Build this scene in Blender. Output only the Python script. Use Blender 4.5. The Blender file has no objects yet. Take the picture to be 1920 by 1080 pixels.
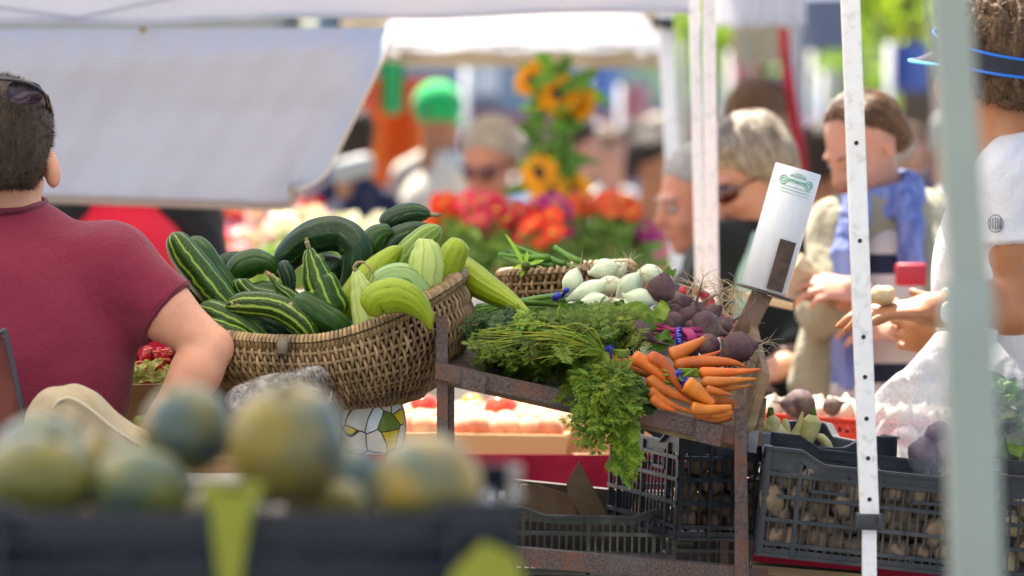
import bpy, bmesh, math, random
import numpy as np
from mathutils import Vector, Matrix, noise as mnoise
random.seed(7); np.random.seed(7)
PI=math.pi
S=bpy.context.scene; COL=S.collection
# ------------------------------------------------------------------ camera geometry: 150 mm lens, eye height 1.62 m, level, shifted down
FP=8000.0; CH=1.62; HY=220.0
def P(px,py,d): return Vector(((px-960)/FP*d, d, CH-(py-HY)/FP*d))
def L(px,d): return px/FP*d
cam=bpy.data.cameras.new('camera'); camo=bpy.data.objects.new('camera',cam); COL.objects.link(camo)
camo.location=(0,0,CH); camo.rotation_euler=(PI/2,0,0)
cam.lens=150; cam.sensor_width=36; cam.shift_y=-320/1920; cam.clip_end=600; cam.clip_start=0.1
cam.dof.use_dof=True; cam.dof.focus_distance=6.6; cam.dof.aperture_fstop=150/40.
S.camera=camo
# ------------------------------------------------------------------ materials
def lin(c):
    if isinstance(c,str):
        c=c.lstrip('#'); c=[int(c[i:i+2],16)/255 for i in (0,2,4)]
        c=[x/12.92 if x<=.04045 else ((x+.055)/1.055)**2.4 for x in c]
    return (*c[:3],1)
class NT:
    def __init__(s,name):
        s.m=bpy.data.materials.new(name); s.m.use_nodes=True; s.t=s.m.node_tree; s.t.nodes.clear()
        s.out=s.n('ShaderNodeOutputMaterial')
    def n(s,t,**k):
        x=s.t.nodes.new(t)
        for a,b in k.items(): setattr(x,a,b)
        return x
    def l(s,a,b): s.t.links.new(a,b)
    def mix(s,f,a,b,mode='MIX'):
        x=s.n('ShaderNodeMix',data_type='RGBA',blend_type=mode)
        for i,v in ((0,f),(6,a),(7,b)):
            if hasattr(v,'is_output'): s.l(v,x.inputs[i])
            else: x.inputs[i].default_value=v if i==0 else lin(v)
        return x.outputs[2]
    def math(s,op,a,b=None,clamp=False):
        x=s.n('ShaderNodeMath',operation=op,use_clamp=clamp)
        for i,v in ((0,a),(1,b)):
            if v is None: continue
            if hasattr(v,'is_output'): s.l(v,x.inputs[i])
            else: x.inputs[i].default_value=v
        return x.outputs[0]
    def noise(s,vec,scale,detail=4,rough=.55,dist=0):
        x=s.n('ShaderNodeTexNoise'); x.inputs['Scale'].default_value=scale; x.inputs['Detail'].default_value=detail
        x.inputs['Roughness'].default_value=rough; x.inputs['Distortion'].default_value=dist
        if vec is not None: s.l(vec,x.inputs['Vector'])
        return x.outputs['Fac']
    def ramp(s,f,a,b,c0=(0,0,0),c1=(1,1,1)):
        x=s.n('ShaderNodeValToRGB'); e=x.color_ramp.elements; e[0].position=a; e[1].position=b
        e[0].color=lin(c0); e[1].color=lin(c1); s.l(f,x.inputs[0]); return x.outputs[0]
    def coord(s,k='Object',scale=None):
        x=s.n('ShaderNodeTexCoord').outputs[k]
        if scale:
            m=s.n('ShaderNodeMapping'); m.inputs['Scale'].default_value=scale; s.l(x,m.inputs[0]); x=m.outputs[0]
        return x
    def bsdf(s,col,rough=.6,spec=.5,metal=0,bump=None,bstr=.3,bdist=.002,sss=0,sssr=.01,sheen=0,coat=0,transl=0,trcol=None,alpha=None,emit=None):
        b=s.n('ShaderNodeBsdfPrincipled')
        for k,v in (('Base Color',col),('Roughness',rough),('Metallic',metal),('Specular IOR Level',spec),('Sheen Weight',sheen),('Coat Weight',coat)):
            if hasattr(v,'is_output'): s.l(v,b.inputs[k])
            else: b.inputs[k].default_value=lin(v) if k=='Base Color' else v
        if sss:
            b.inputs['Subsurface Weight'].default_value=sss; b.inputs['Subsurface Radius'].default_value=(1,.35,.2); b.inputs['Subsurface Scale'].default_value=sssr
        if alpha is not None:
            if hasattr(alpha,'is_output'): s.l(alpha,b.inputs['Alpha'])
            else: b.inputs['Alpha'].default_value=alpha
        nm=None
        if bump is not None:
            u=s.n('ShaderNodeBump'); u.inputs['Strength'].default_value=bstr; u.inputs['Distance'].default_value=bdist
            s.l(bump,u.inputs['Height']); nm=u.outputs[0]; s.l(nm,b.inputs['Normal'])
        o=b.outputs[0]
        if transl:
            t=s.n('ShaderNodeBsdfTranslucent'); tc=trcol if trcol is not None else col
            if hasattr(tc,'is_output'): s.l(tc,t.inputs[0])
            else: t.inputs[0].default_value=lin(tc)
            if nm is not None: s.l(nm,t.inputs['Normal'])
            x=s.n('ShaderNodeMixShader')
            if hasattr(transl,'is_output'): s.l(transl,x.inputs[0])
            else: x.inputs[0].default_value=transl
            s.l(o,x.inputs[1]); s.l(t.outputs[0],x.inputs[2]); o=x.outputs[0]
        s.l(o,s.out.inputs[0]); return s.m
MATS={}
def M(name,c1,c2=None,scale=20,rough=.6,bump=0,bscale=None,bdist=.002,stretch=None,detail=4,lo=.35,hi=.65,c3=None,s3=4,tint=False,**k):
    """generic two or three tone procedural surface"""
    if name in MATS: return MATS[name]
    t=NT(name); v=t.coord('Object',stretch); col=c1
    if c2 is not None: col=t.mix(t.ramp(t.noise(v,scale,detail),lo,hi),c1,c2)
    if c3 is not None: col=t.mix(t.ramp(t.noise(v,s3,5,.6),.52,.66),col,c3)
    if tint:
        a=t.n('ShaderNodeAttribute',attribute_name='tint'); col=t.mix(1.0,col,a.outputs['Color'],'MULTIPLY')
    bp=t.noise(v,bscale or scale*2,6) if bump else None
    MATS[name]=t.bsdf(col,rough=rough,bump=bp,bstr=bump,bdist=bdist,**k); return MATS[name]
# ------------------------------------------------------------------ mesh builder
class MB:
    def __init__(s): s.v=[]; s.f=[]; s.uv=[]; s.tint=[]; s.useuv=False; s.cur=(1,1,1)
    def add(s,vs,fs,uvs=None):
        o=len(s.v); s.v.extend([tuple(x) for x in vs]); s.f.extend([tuple(i+o for i in f) for f in fs])
        s.tint.extend([s.cur]*len(vs))
        if uvs is not None: s.useuv=True; s.uv.extend(uvs)
        else: s.uv.extend([(0,0)]*len(vs))
    def box(s,c,size,rot=None,bev=0):
        x,y,z=[a/2 for a in size]; c=Vector(c)
        if bev<=0:
            vs=[Vector((i*x,j*y,k*z)) for i in(-1,1) for j in(-1,1) for k in(-1,1)]
            fs=[(0,1,3,2),(4,6,7,5),(0,4,5,1),(2,3,7,6),(0,2,6,4),(1,5,7,3)]
        else:
            b=min(bev,x*.9,y*.9,z*.9); bm=bmesh.new(); bmesh.ops.create_cube(bm,size=1)
            for q in bm.verts: q.co=Vector((q.co.x*2*x,q.co.y*2*y,q.co.z*2*z))
            bmesh.ops.bevel(bm,geom=bm.edges[:],offset=b,segments=2,profile=.6,affect='EDGES')
            vs=[q.co.copy() for q in bm.verts]; fs=[[q.index for q in f.verts] for f in bm.faces]; bm.free()
        if rot is not None: vs=[rot@q for q in vs]
        s.add([q+c for q in vs],fs)
    def bar(s,a,b,w,h,up=(0,0,1),bev=0):
        a=Vector(a); b=Vector(b); z=(b-a); ln=z.length; z.normalize(); u=Vector(up)
        x=u.cross(z)
        if x.length<1e-4: x=Vector((1,0,0)).cross(z)
        x.normalize(); y=z.cross(x)
        s.box((a+b)/2,(w,h,ln),Matrix((x,y,z)).transposed(),bev)
    def tube(s,path,r,n=8,cap=True,uvs=False,lobes=0,lamp=0,flat=None,phase=0):
        pts=[Vector(p) for p in path]; m=len(pts)
        rs=r if hasattr(r,'__len__') else [r]*m
        T=[(pts[min(i+1,m-1)]-pts[max(i-1,0)]).normalized() for i in range(m)]
        up=Vector((0,0,1)) if abs(T[0].z)<.9 else Vector((0,1,0))
        X=up.cross(T[0]).normalized(); vs=[];uu=[];ln=0
        for i in range(m):
            if i: 
                ln+=(pts[i]-pts[i-1]).length
                X=(X-T[i]*X.dot(T[i])).normalized()
            Y=T[i].cross(X)
            for j in range(n+(1 if uvs else 0)):
                a=2*PI*j/n+phase; rr=rs[i]*(1+(lamp*math.cos(lobes*a) if lobes else 0))
                sx=flat if flat else 1
                vs.append(pts[i]+X*math.cos(a)*rr+Y*math.sin(a)*rr*sx)
                if uvs: uu.append((j/n,ln))
        k=n+(1 if uvs else 0); fs=[]
        for i in range(m-1):
            for j in range(n):
                j2=j+1 if uvs else (j+1)%n
                fs.append((i*k+j,i*k+j2,(i+1)*k+j2,(i+1)*k+j))
        if cap:
            fs.append([j for j in range(n)][::-1]); fs.append([(m-1)*k+j for j in range(n)])
        s.add(vs,fs,uu if uvs else None)
    def ell(s,c,r,rot=None,nu=16,nv=10,nz=0,ns=20,seed=0):
        c=Vector(c); r=r if hasattr(r,'__len__') else (r,r,r); vs=[];fs=[];uv=[]
        for i in range(nv+1):
            t=PI*i/nv
            for j in range(nu+1):
                a=2*PI*(j%nu)/nu; d=Vector((math.sin(t)*math.cos(a),math.sin(t)*math.sin(a),math.cos(t)))
                q=1+(nz*mnoise.noise(d*1.7+Vector((seed,seed*.7,0))) if nz else 0)
                p=Vector((d.x*r[0]*q,d.y*r[1]*q,d.z*r[2]*q))
                if rot is not None: p=rot@p
                vs.append(c+p); uv.append((j/nu,i/nv))
        k=nu+1
        for i in range(nv):
            for j in range(nu): fs.append((i*k+j,(i+1)*k+j,(i+1)*k+j+1,i*k+j+1))
        s.add(vs,fs,uv)
    def lathe(s,prof,c=(0,0,0),n=20,rot=None):
        c=Vector(c); vs=[];fs=[];uv=[]
        for i,(r,z) in enumerate(prof):
            for j in range(n+1):
                a=2*PI*(j%n)/n; p=Vector((r*math.cos(a),r*math.sin(a),z))
                if rot is not None: p=rot@p
                vs.append(c+p); uv.append((j/n,i/max(1,len(prof)-1)))
        k=n+1
        for i in range(len(prof)-1):
            for j in range(n): fs.append((i*k+j,i*k+j+1,(i+1)*k+j+1,(i+1)*k+j))
        s.add(vs,fs,uv)
    def grid(s,fn,nu,nv):
        vs=[];uv=[]
        for i in range(nv+1):
            for j in range(nu+1): vs.append(fn(j/nu,i/nv)); uv.append((j/nu,i/nv))
        k=nu+1; s.add(vs,[(i*k+j,i*k+j+1,(i+1)*k+j+1,(i+1)*k+j) for i in range(nv) for j in range(nu)],uv)
    def slab(s,fn,nu,nv,th,ax=(0,1,0)):
        """sheet with thickness th along ax"""
        a=Vector(ax)*th; s.grid(lambda u,v:Vector(fn(u,v)),nu,nv); s.grid(lambda u,v:Vector(fn(1-u,v))+a,nu,nv)
        for (f0) in (lambda t:(t,0),lambda t:(t,1),lambda t:(0,t),lambda t:(1,t)):
            s.grid(lambda u,v,f0=f0:Vector(fn(*f0(u)))+a*v,max(nu,nv),1)
    def build(s,name,mat,parent=None,smooth=True,loc=None):
        me=bpy.data.meshes.new(name); o=Vector(loc) if loc is not None else (parent_loc(parent))
        me.from_pydata([(a-o.x,b-o.y,c-o.z) for a,b,c in s.v],[],s.f)
        if s.useuv:
            ul=me.uv_layers.new(name='UVMap'); idx=np.empty(len(me.loops),dtype=np.int32); me.loops.foreach_get('vertex_index',idx)
            ul.data.foreach_set('uv',np.array(s.uv,dtype=np.float32)[idx].ravel())
        at=me.color_attributes.new('tint','FLOAT_COLOR','POINT')
        cc=np.ones((len(s.v),4),dtype=np.float32); cc[:,:3]=np.array(s.tint,dtype=np.float32) if s.v else 1; at.data.foreach_set('color',cc.ravel())
        me.polygons.foreach_set('use_smooth',[smooth]*len(me.polygons)); me.materials.append(mat); me.update()
        ob=bpy.data.objects.new(name,me); COL.objects.link(ob)
        if parent is not None: ob.parent=parent
        else: ob.location=o
        return ob
def parent_loc(p):
    v=Vector((0,0,0))
    while p is not None: v=v+p.location; p=p.parent
    return v
def tag(o,label,cat,group=None,kind=None):
    if label: o['label']=label
    if cat: o['category']=cat
    if group: o['group']=group
    if kind: o['kind']=kind
    return o
def struct(o): o['kind']='structure'; return o
def thing(name,loc,label,cat,group=None):
    o=bpy.data.objects.new(name,None); COL.objects.link(o); o.location=loc; o.empty_display_size=.05
    return tag(o,label,cat,group)
def dup(o,loc=None,rot=None,label=None,scale=None,mats=None):
    r=o.copy(); COL.objects.link(r)
    if loc is not None: r.location=loc
    if rot is not None: r.rotation_euler=rot
    if scale is not None: r.scale=(scale,)*3 if not hasattr(scale,'__len__') else scale
    if label: r['label']=label
    def kids(a,b):
        for ch in list(a.children):
            c=ch.copy(); COL.objects.link(c); c.parent=b
            if mats and c.name.split('.')[0] in mats:
                c.material_slots[0].link='OBJECT'; c.material_slots[0].material=mats[c.name.split('.')[0]]
            kids(ch,c)
    kids(o,r); return r
def catmull(pts,n):
    pts=[Vector(p) for p in pts]; m=len(pts)
    if m==2: return [pts[0].lerp(pts[1],i/n) for i in range(n+1)]
    out=[]
    for i in range(n+1):
        t=i/n*(m-1); k=min(int(t),m-2); f=t-k
        p0=pts[k-1] if k>0 else pts[k]*2-pts[k+1]; p1=pts[k]; p2=pts[k+1]; p3=pts[k+2] if k+2<m else pts[k+1]*2-pts[k]
        out.append(.5*((2*p1)+(p2-p0)*f+(2*p0-5*p1+4*p2-p3)*f*f+(3*p1-p0-3*p2+p3)*f**3))
    return out
def frame(t):
    t=t.normalized(); u=Vector((0,0,1)) if abs(t.z)<.9 else Vector((1,0,0)); x=u.cross(t).normalized(); return x,t.cross(x)
# ------------------------------------------------------------------ implicit surfaces (smooth unions), meshed by surface nets
def E(c,r,rot=None,k=.02,op='u'): return dict(t='e',c=np.array(c,float),r=np.array(r,float),R=np.array(rot,float) if rot is not None else None,k=k,op=op)
def C(a,b,ra,rb,k=.02,flat=False,op='u',sq=None): return dict(t='c',a=np.array(a,float),b=np.array(b,float),ra=ra,rb=rb,k=k,flat=flat,op=op)
def CUT(p,n,k=.002): return dict(t='p',p=np.array(p,float),n=np.array(n,float)/np.linalg.norm(n),k=k,op='s')
def sdf(prims,res,name,mat,parent=None,loc=None,disp=None,smooth=True):
    lo=np.array([1e9]*3); hi=-lo; bb=[]
    for p in prims:
        if p['t']=='e': r=p['r'].max() if p['R'] is not None else p['r']; a,b=p['c']-r,p['c']+r
        elif p['t']=='c': a=np.minimum(p['a']-p['ra'],p['b']-p['rb']); b=np.maximum(p['a']+p['ra'],p['b']+p['rb'])
        else: bb.append(None); continue
        pad=p['k']*1.1+2*res; bb.append((a-pad,b+pad))
        if p['op']=='u': lo=np.minimum(lo,a-3*res-.01); hi=np.maximum(hi,b+3*res+.01)
    n=np.ceil((hi-lo)/res).astype(int)+1
    F=np.full(n,.2,dtype=np.float32)
    ax=[lo[i]+np.arange(n[i])*res for i in range(3)]
    for p,b in zip(prims,bb):
        if b is None: sl=[slice(0,n[i]) for i in range(3)]
        else: sl=[slice(max(0,int((b[0][i]-lo[i])/res)),min(n[i],int((b[1][i]-lo[i])/res)+2)) for i in range(3)]
        X=ax[0][sl[0]][:,None,None].astype(np.float32); Y=ax[1][sl[1]][None,:,None].astype(np.float32); Z=ax[2][sl[2]][None,None,:].astype(np.float32)
        if p['t']=='e':
            x,y,z=X-p['c'][0],Y-p['c'][1],Z-p['c'][2]; r=p['r']
            if p['R'] is not None:
                R=p['R']; x,y,z=[R[0][i]*x+R[1][i]*y+R[2][i]*z for i in range(3)]
            k0=np.sqrt((x/r[0])**2+(y/r[1])**2+(z/r[2])**2)+1e-6; k1=np.sqrt((x/r[0]**2)**2+(y/r[1]**2)**2+(z/r[2]**2)**2)+1e-6
            d=k0*(k0-1)/k1; d=np.where(k0<.2,-min(r)*.8,d)
        elif p['t']=='c':
            a=p['a']; ba=p['b']-a; L2=(ba**2).sum(); x,y,z=X-a[0],Y-a[1],Z-a[2]
            h=(x*ba[0]+y*ba[1]+z*ba[2])/L2
            hc=h if p['flat'] else np.clip(h,0,1)
            if p['flat']: hc=np.maximum(h,0)
            d=np.sqrt((x-hc*ba[0])**2+(y-hc*ba[1])**2+(z-hc*ba[2])**2)-(p['ra']+(p['rb']-p['ra'])*np.clip(hc,0,1))
            if p['flat']: d=np.maximum(d,(h-1)*math.sqrt(L2))
        else:
            d=-((X-p['p'][0])*p['n'][0]+(Y-p['p'][1])*p['n'][1]+(Z-p['p'][2])*p['n'][2])
        k=p['k']; G=F[sl[0],sl[1],sl[2]]
        if p['op']=='u':
            h=np.clip(k-np.abs(G-d),0,None)/k; F[sl[0],sl[1],sl[2]]=np.minimum(G,d)-h*h*k*.25
        else:
            d=-d; h=np.clip(k-np.abs(G-d),0,None)/k; F[sl[0],sl[1],sl[2]]=np.maximum(G,d)+h*h*k*.25
    s=F<0; c=np.zeros(n-1,dtype=np.int8)
    for i in(0,1):
        for j in(0,1):
            for k in(0,1): c+=s[i:n[0]-1+i,j:n[1]-1+j,k:n[2]-1+k]
    ci=np.argwhere((c>0)&(c<8)); idx=np.full(n-1,-1,dtype=np.int32); idx[tuple(ci.T)]=np.arange(len(ci))
    acc=np.zeros((len(ci),3)); cnt=np.zeros(len(ci))
    cr=[(i,j,k) for i in(0,1) for j in(0,1) for k in(0,1)]
    for a in cr:
        for q in range(3):
            if a[q]: continue
            b=list(a); b[q]=1
            fa=F[tuple((ci+a).T)]; fb=F[tuple((ci+b).T)]; m=(fa<0)!=(fb<0)
            t=np.where(m,fa/np.where(m,fa-fb,1),0); pos=np.array(a)[None,:].repeat(len(ci),0).astype(float); pos[:,q]+=t
            acc[m]+=pos[m]; cnt[m]+=1
    V=(acc/cnt[:,None]+ci)*res+lo; Q=[]
    for q in range(3):
        u,w=[(1,2),(2,0),(0,1)][q]; sa=[slice(None)]*3; sb=[slice(None)]*3; sa[q]=slice(0,-1); sb[q]=slice(1,None)
        A=s[tuple(sa)]; B=s[tuple(sb)]; e=np.argwhere(A!=B); e=e[(e[:,u]>0)&(e[:,w]>0)&(e[:,u]<n[u]-1)&(e[:,w]<n[w]-1)]
        def g(du,dw):
            x=e.copy(); x[:,u]-=du; x[:,w]-=dw; return idx[tuple(x.T)]
        qd=np.stack([g(1,1),g(0,1),g(0,0),g(1,0)],1); fl=~A[tuple(e.T)]; qd[fl]=qd[fl][:,::-1]; Q.append(qd)
    Q=np.concatenate(Q)
    if disp is not None: V=disp(V)
    o=Vector(loc) if loc is not None else parent_loc(parent); V=V-np.array(o)
    me=bpy.data.meshes.new(name); me.vertices.add(len(V)); me.vertices.foreach_set('co',V.astype(np.float32).ravel())
    me.loops.add(len(Q)*4); me.loops.foreach_set('vertex_index',Q.astype(np.int32).ravel()); me.polygons.add(len(Q))
    me.polygons.foreach_set('loop_start',np.arange(0,len(Q)*4,4,dtype=np.int32))
    me.polygons.foreach_set('use_smooth',[smooth]*len(Q)); me.update(calc_edges=True); me.validate(); me.materials.append(mat)
    ob=bpy.data.objects.new(name,me); COL.objects.link(ob)
    if parent is not None: ob.parent=parent
    else: ob.location=o
    return ob
def wrinkle(amp,freqs,seed=0):
    rs=np.random.RandomState(seed); W=[(rs.normal(size=3)*f,rs.uniform(0,6.28),a) for f,a in freqs]
    def d(V):
        o=np.zeros(len(V)); 
        for w,ph,a in W: o+=a*np.sin(V@w+ph+1.3*np.sin(V@np.roll(w,1)*.7+ph))
        dr=np.random.RandomState(seed+1).normal(size=3); dr/=np.linalg.norm(dr)
        return V+amp*o[:,None]*np.array([dr[0]*.6,dr[1]*.3+.6,dr[2]*.6])[None,:]
    return d
EXPO=2.12
# ================================================================== MATERIALS FOR THE PRODUCE
def cuke_mat(name,base,base2,stripe,N,width,breakup=0.0,scar=0,groove=0.0,rough=.38,sheen=0):
    t=NT(name); uv=t.n('ShaderNodeTexCoord').outputs['UV']; sp=t.n('ShaderNodeSeparateXYZ'); t.l(uv,sp.inputs[0])
    ob=t.coord('Object'); nz=t.noise(ob,55,4)
    cm=t.n('ShaderNodeCombineXYZ'); t.l(t.math('MULTIPLY',sp.outputs[0],N*3.),cm.inputs[0]); t.l(t.math('MULTIPLY',sp.outputs[1],9.0),cm.inputs[1])
    st=t.noise(cm.outputs[0],1.0,3)                      # long streaks
    w=t.math('ADD',t.math('MULTIPLY',sp.outputs[0],N),t.math('MULTIPLY',t.math('SUBTRACT',nz,.5),.55))
    fr=t.math('FRACT',w); dd=t.math('ABSOLUTE',t.math('SUBTRACT',fr,.5))
    dd=t.math('ADD',dd,t.math('MULTIPLY',t.math('SUBTRACT',st,.5),.25))
    line=t.ramp(dd,width*.35,width,(1,1,1),(0,0,0))
    if breakup:
        br=t.ramp(t.noise(t.coord('Object',(1,1,1)),38,3,.6),.5-breakup*.1,.56+breakup*.06); line=t.mix(1,line,br,'MULTIPLY')
    body=t.mix(t.ramp(st,.3,.7),base,base2)
    col=t.mix(line,body,stripe)
    fine=t.n('ShaderNodeCombineXYZ'); t.l(t.math('MULTIPLY',sp.outputs[0],N*9.),fine.inputs[0]); t.l(t.math('MULTIPLY',sp.outputs[1],30.0),fine.inputs[1])
    fn=t.noise(fine.outputs[0],1.0,3)
    col=t.mix(t.ramp(fn,.55,.75,(0,0,0),(.5,.5,.5)),col,base)
    if scar: col=t.mix(t.ramp(t.noise(ob,70,6,.7),.60,.66),col,(.42,.40,.22))
    spk=t.ramp(t.noise(ob,420,2),.61,.68,(0,0,0),(.5,.5,.5)); col=t.mix(spk,col,stripe)
    b=t.math('ADD',t.math('MULTIPLY',fn,.6),t.math('MULTIPLY',dd,groove))
    MATS[name]=t.bsdf(col,rough=rough,bump=b,bstr=.45,bdist=.0015,spec=.3)
    return MATS[name]
CK={
 'striped':cuke_mat('cucumber_striped_skin',(.007,.032,.003),(.02,.062,.005),(.20,.33,.03),8,.13,groove=.5),
 'scar':cuke_mat('cucumber_scarred_skin',(.01,.032,.004),(.028,.062,.008),(.22,.32,.04),9,.2,scar=1),
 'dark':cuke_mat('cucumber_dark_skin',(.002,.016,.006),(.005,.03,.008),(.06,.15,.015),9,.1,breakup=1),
 'green':cuke_mat('cucumber_green_skin',(.008,.04,.004),(.02,.065,.006),(.07,.14,.018),11,.1,breakup=.5),
 'blue':cuke_mat('cucumber_bluish_skin',(.004,.018,.014),(.008,.028,.016),(.06,.11,.03),9,.14),
 'light':cuke_mat('cucumber_light_skin',(.08,.15,.012),(.12,.2,.025),(.22,.32,.07),10,.2,groove=1),
 'yellow':cuke_mat('cucumber_yellow_green_skin',(.17,.25,.006),(.26,.34,.010),(.09,.15,.008),13,.1,breakup=.3,groove=1),
 'pale':cuke_mat('cucumber_pale_skin',(.34,.43,.12),(.42,.5,.17),(.25,.36,.08),9,.15,groove=.7,rough=.45),
 'mint':cuke_mat('cucumber_mint_skin',(.17,.29,.09),(.24,.36,.13),(.08,.18,.04),7,.1,groove=1),
}
stub_m=M('dry_stem',(.28,.2,.1),(.12,.13,.04),200,bump=.4)
carrot_m=None
def carrot_mat():
    t=NT('carrot_skin'); uv=t.n('ShaderNodeTexCoord').outputs['UV']; ob=t.coord('Object')
    sp=t.n('ShaderNodeSeparateXYZ'); t.l(uv,sp.inputs[0]); cm=t.n('ShaderNodeCombineXYZ')
    t.l(t.math('MULTIPLY',sp.outputs[0],3.),cm.inputs[0]); t.l(t.math('MULTIPLY',sp.outputs[1],420.0),cm.inputs[1])
    rg=t.noise(cm.outputs[0],1.0,2); nz=t.noise(ob,45,4)
    col=t.mix(t.ramp(nz,.35,.65),(.52,.105,.006),(.62,.16,.010)); col=t.mix(t.ramp(rg,.6,.8,(0,0,0),(.55,.55,.55)),col,(.36,.1,.02))
    col=t.mix(t.ramp(t.noise(ob,90,5,.7),.5,.68,(0,0,0),(.6,.6,.6)),col,(.26,.10,.035))
    a=t.n('ShaderNodeAttribute',attribute_name='tint'); col=t.mix(1.0,col,a.outputs['Color'],'MULTIPLY')
    return t.bsdf(col,rough=.5,bump=rg,bstr=.35,bdist=.002,sss=.06,sssr=.005)
carrot_m=carrot_mat()
def leaf_m(name,c1,c2,tr=.35,rough=.5,scale=60):
    t=NT(name); ob=t.coord('Object'); col=t.mix(t.ramp(t.noise(ob,scale,3),.35,.65),c1,c2)
    a=t.n('ShaderNodeAttribute',attribute_name='tint'); col=t.mix(1.0,col,a.outputs['Color'],'MULTIPLY')
    tc=t.mix(1.0,col,(1.7,1.7,.8),'MULTIPLY')
    return t.bsdf(col,rough=rough,spec=.35,transl=tr,trcol=tc)
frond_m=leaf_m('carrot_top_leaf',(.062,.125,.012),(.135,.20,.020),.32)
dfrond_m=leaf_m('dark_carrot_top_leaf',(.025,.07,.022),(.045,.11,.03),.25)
band_m=M('blue_rubber_band',(.01,.012,.3),(.02,.03,.42),300,rough=.4)
# ================================================================== CUCUMBERS
def cuke(pts,r,kind,d,label,lobes=10,amp=.035,prof='cuke',stem=True,ds=None,n=34,tip=.45,stub=None):
    if d!=6.42: d+=.05
    """pts in photo pixels; r radius px; tip = radius fraction at the far end"""
    m=len(pts); ds=ds or [0]*m; wp=[P(a,b,d+e) for (a,b),e in zip(pts,ds)]
    path=catmull(wp,n); R=L(r,d); rs=[]
    for i in range(n+1):
        t=i/n
        if prof=='cuke': q=(1-abs(2*t-1)**5)**.5*(.86+.14*math.sin(PI*t)); q*=(1-(1-tip)*max(0,(t-.35)/.65)**1.6)
        elif prof=='drop': q=(.2+.8*min(1,t/.75)**.8)*(1-max(0,(t-.8)/.2)**3)**.5
        elif prof=='melon': q=max(0,math.sin(PI*min(1,.06+t*.9)))**.55
        rs.append(R*max(q,.06))
    wob=random.uniform(0,10)
    for i in range(n+1): path[i]=path[i]+Vector((mnoise.noise(Vector((wob,i*.2,0))),0,mnoise.noise(Vector((wob,i*.2,5)))))*R*.06
    b=MB(); b.tube(path,rs,30,uvs=True,lobes=lobes,lamp=amp,cap=True,phase=random.uniform(0,6))
    base=path[n//2]; o=b.build('cucumber',CK[kind],loc=base); tag(o,label,'cucumber','ribbed cucumbers heaped in the wicker basket')
    if stem:
        s=MB(); e=path[0] if stem!='end' else path[-1]; q=path[1] if stem!='end' else path[-2]; dr=(e-q).normalized(); x,_=frame(dr)
        s.tube([e-dr*.002,e+dr*.006,e+dr*.012+x*.003],[.0045,.0035,.004],8)
        for k in range(5): s.tube([e+dr*.01,e+dr*.016+Vector((random.uniform(-.004,.004),0,random.uniform(-.002,.004)))],[.0016,.0006],5)
        s.build('stem',stub_m,o)
    return o
D0=6.55
cuke([(322,436),(348,478),(392,535),(436,585),(470,620)],30,'striped',6.53,'long striped green cucumber standing up at the far left of the basket',8,.05,stem=False,tip=.9)
cuke([(348,455),(372,470),(405,518),(440,560),(460,590)],27,'green',6.58,'plain mid green cucumber leaning directly behind the long striped one at the far left',stem=False,tip=.9)
cuke([(322,530),(350,538),(385,575),(410,600)],20,'green',6.6,'green cucumber end low at the far left, just above the maroon sleeve',stem=False)
cuke([(410,520),(425,497),(460,492),(500,505)],22,'dark',6.68,'dark cucumber lying behind the short one left of the big arched cucumber',stem=False)
cuke([(432,527),(455,500),(490,492),(522,508)],27,'green',6.62,'short dark green cucumber with a pale tip, left of the arched cucumber',12,.03,stem='end',tip=.5)
cuke([(520,520),(545,478),(590,443),(640,440),(668,468),(662,520),(632,575)],33,'dark',6.64,'large blackish green cucumber bent into an arch over the middle of the basket',9,.03,n=60,ds=[.05,.03,0,0,-.01,-.01,.02],stem=False,tip=.8)
cuke([(447,522),(452,533),(475,552),(515,560),(560,575)],17,'striped',6.55,'small wavy cucumber with a grey blunt end, below the short dark green one',8,.06,stem=False,tip=.95)
cuke([(450,560),(490,545),(530,548),(570,560)],19,'green',6.6,'mid green cucumber lying flat behind the small wavy one',stem=False)
cuke([(530,488),(540,520),(548,555)],15,'blue',6.56,'small bluish cucumber standing upright between the arched and the short cucumbers',stem=False)
cuke([(512,524),(524,540),(545,556),(572,580)],14,'striped',6.52,'thin pale tipped cucumber pointing up left in the front of the heap',8,.05,tip=1.1,prof='drop')
cuke([(580,468),(588,500),(605,545),(628,600)],37,'striped',6.5,'upright bottle shaped cucumber with yellow stripes and a dry stub on top',9,.06,prof='drop',n=40)
cuke([(548,560),(580,578),(622,604),(668,640)],28,'green',6.47,'speckled green cucumber lying across the front edge of the basket',9,.035,stem=False,tip=.9)
cuke([(424,573),(470,569),(522,576),(566,606),(592,650)],24,'scar',6.46,'curved striped cucumber with pale scars, hanging towards the front rim',9,.06,stem=False,tip=1.0)
cuke([(372,575),(410,592),(460,618),(512,662)],26,'striped',6.47,'striped cucumber low at the left, beside the elbow, upper one of two',8,.05,stem=False,tip=.9)
cuke([(380,606),(420,622),(460,640),(500,668)],24,'striped',6.45,'striped cucumber low at the left, beside the elbow, lower one of two',8,.05,stem=False,tip=.9)
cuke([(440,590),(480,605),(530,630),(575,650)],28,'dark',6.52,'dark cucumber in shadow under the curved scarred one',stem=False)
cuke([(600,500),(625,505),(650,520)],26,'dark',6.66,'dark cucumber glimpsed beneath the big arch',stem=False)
cuke([(718,432),(740,412),(775,400),(808,402)],23,'dark',6.78,'dark green cucumber topmost at the back with a thin stalk at its right end',11,.04,stem='end',tip=.6)
cuke([(680,505),(692,465),(712,440),(738,432)],26,'green',6.68,'dark mid sized cucumber right beside the top of the arch',stem=False)
cuke([(690,530),(715,480),(760,440),(815,425)],28,'dark',6.7,'bluish dark cucumber under the topmost one at the back',9,.04,stem=False)
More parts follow.
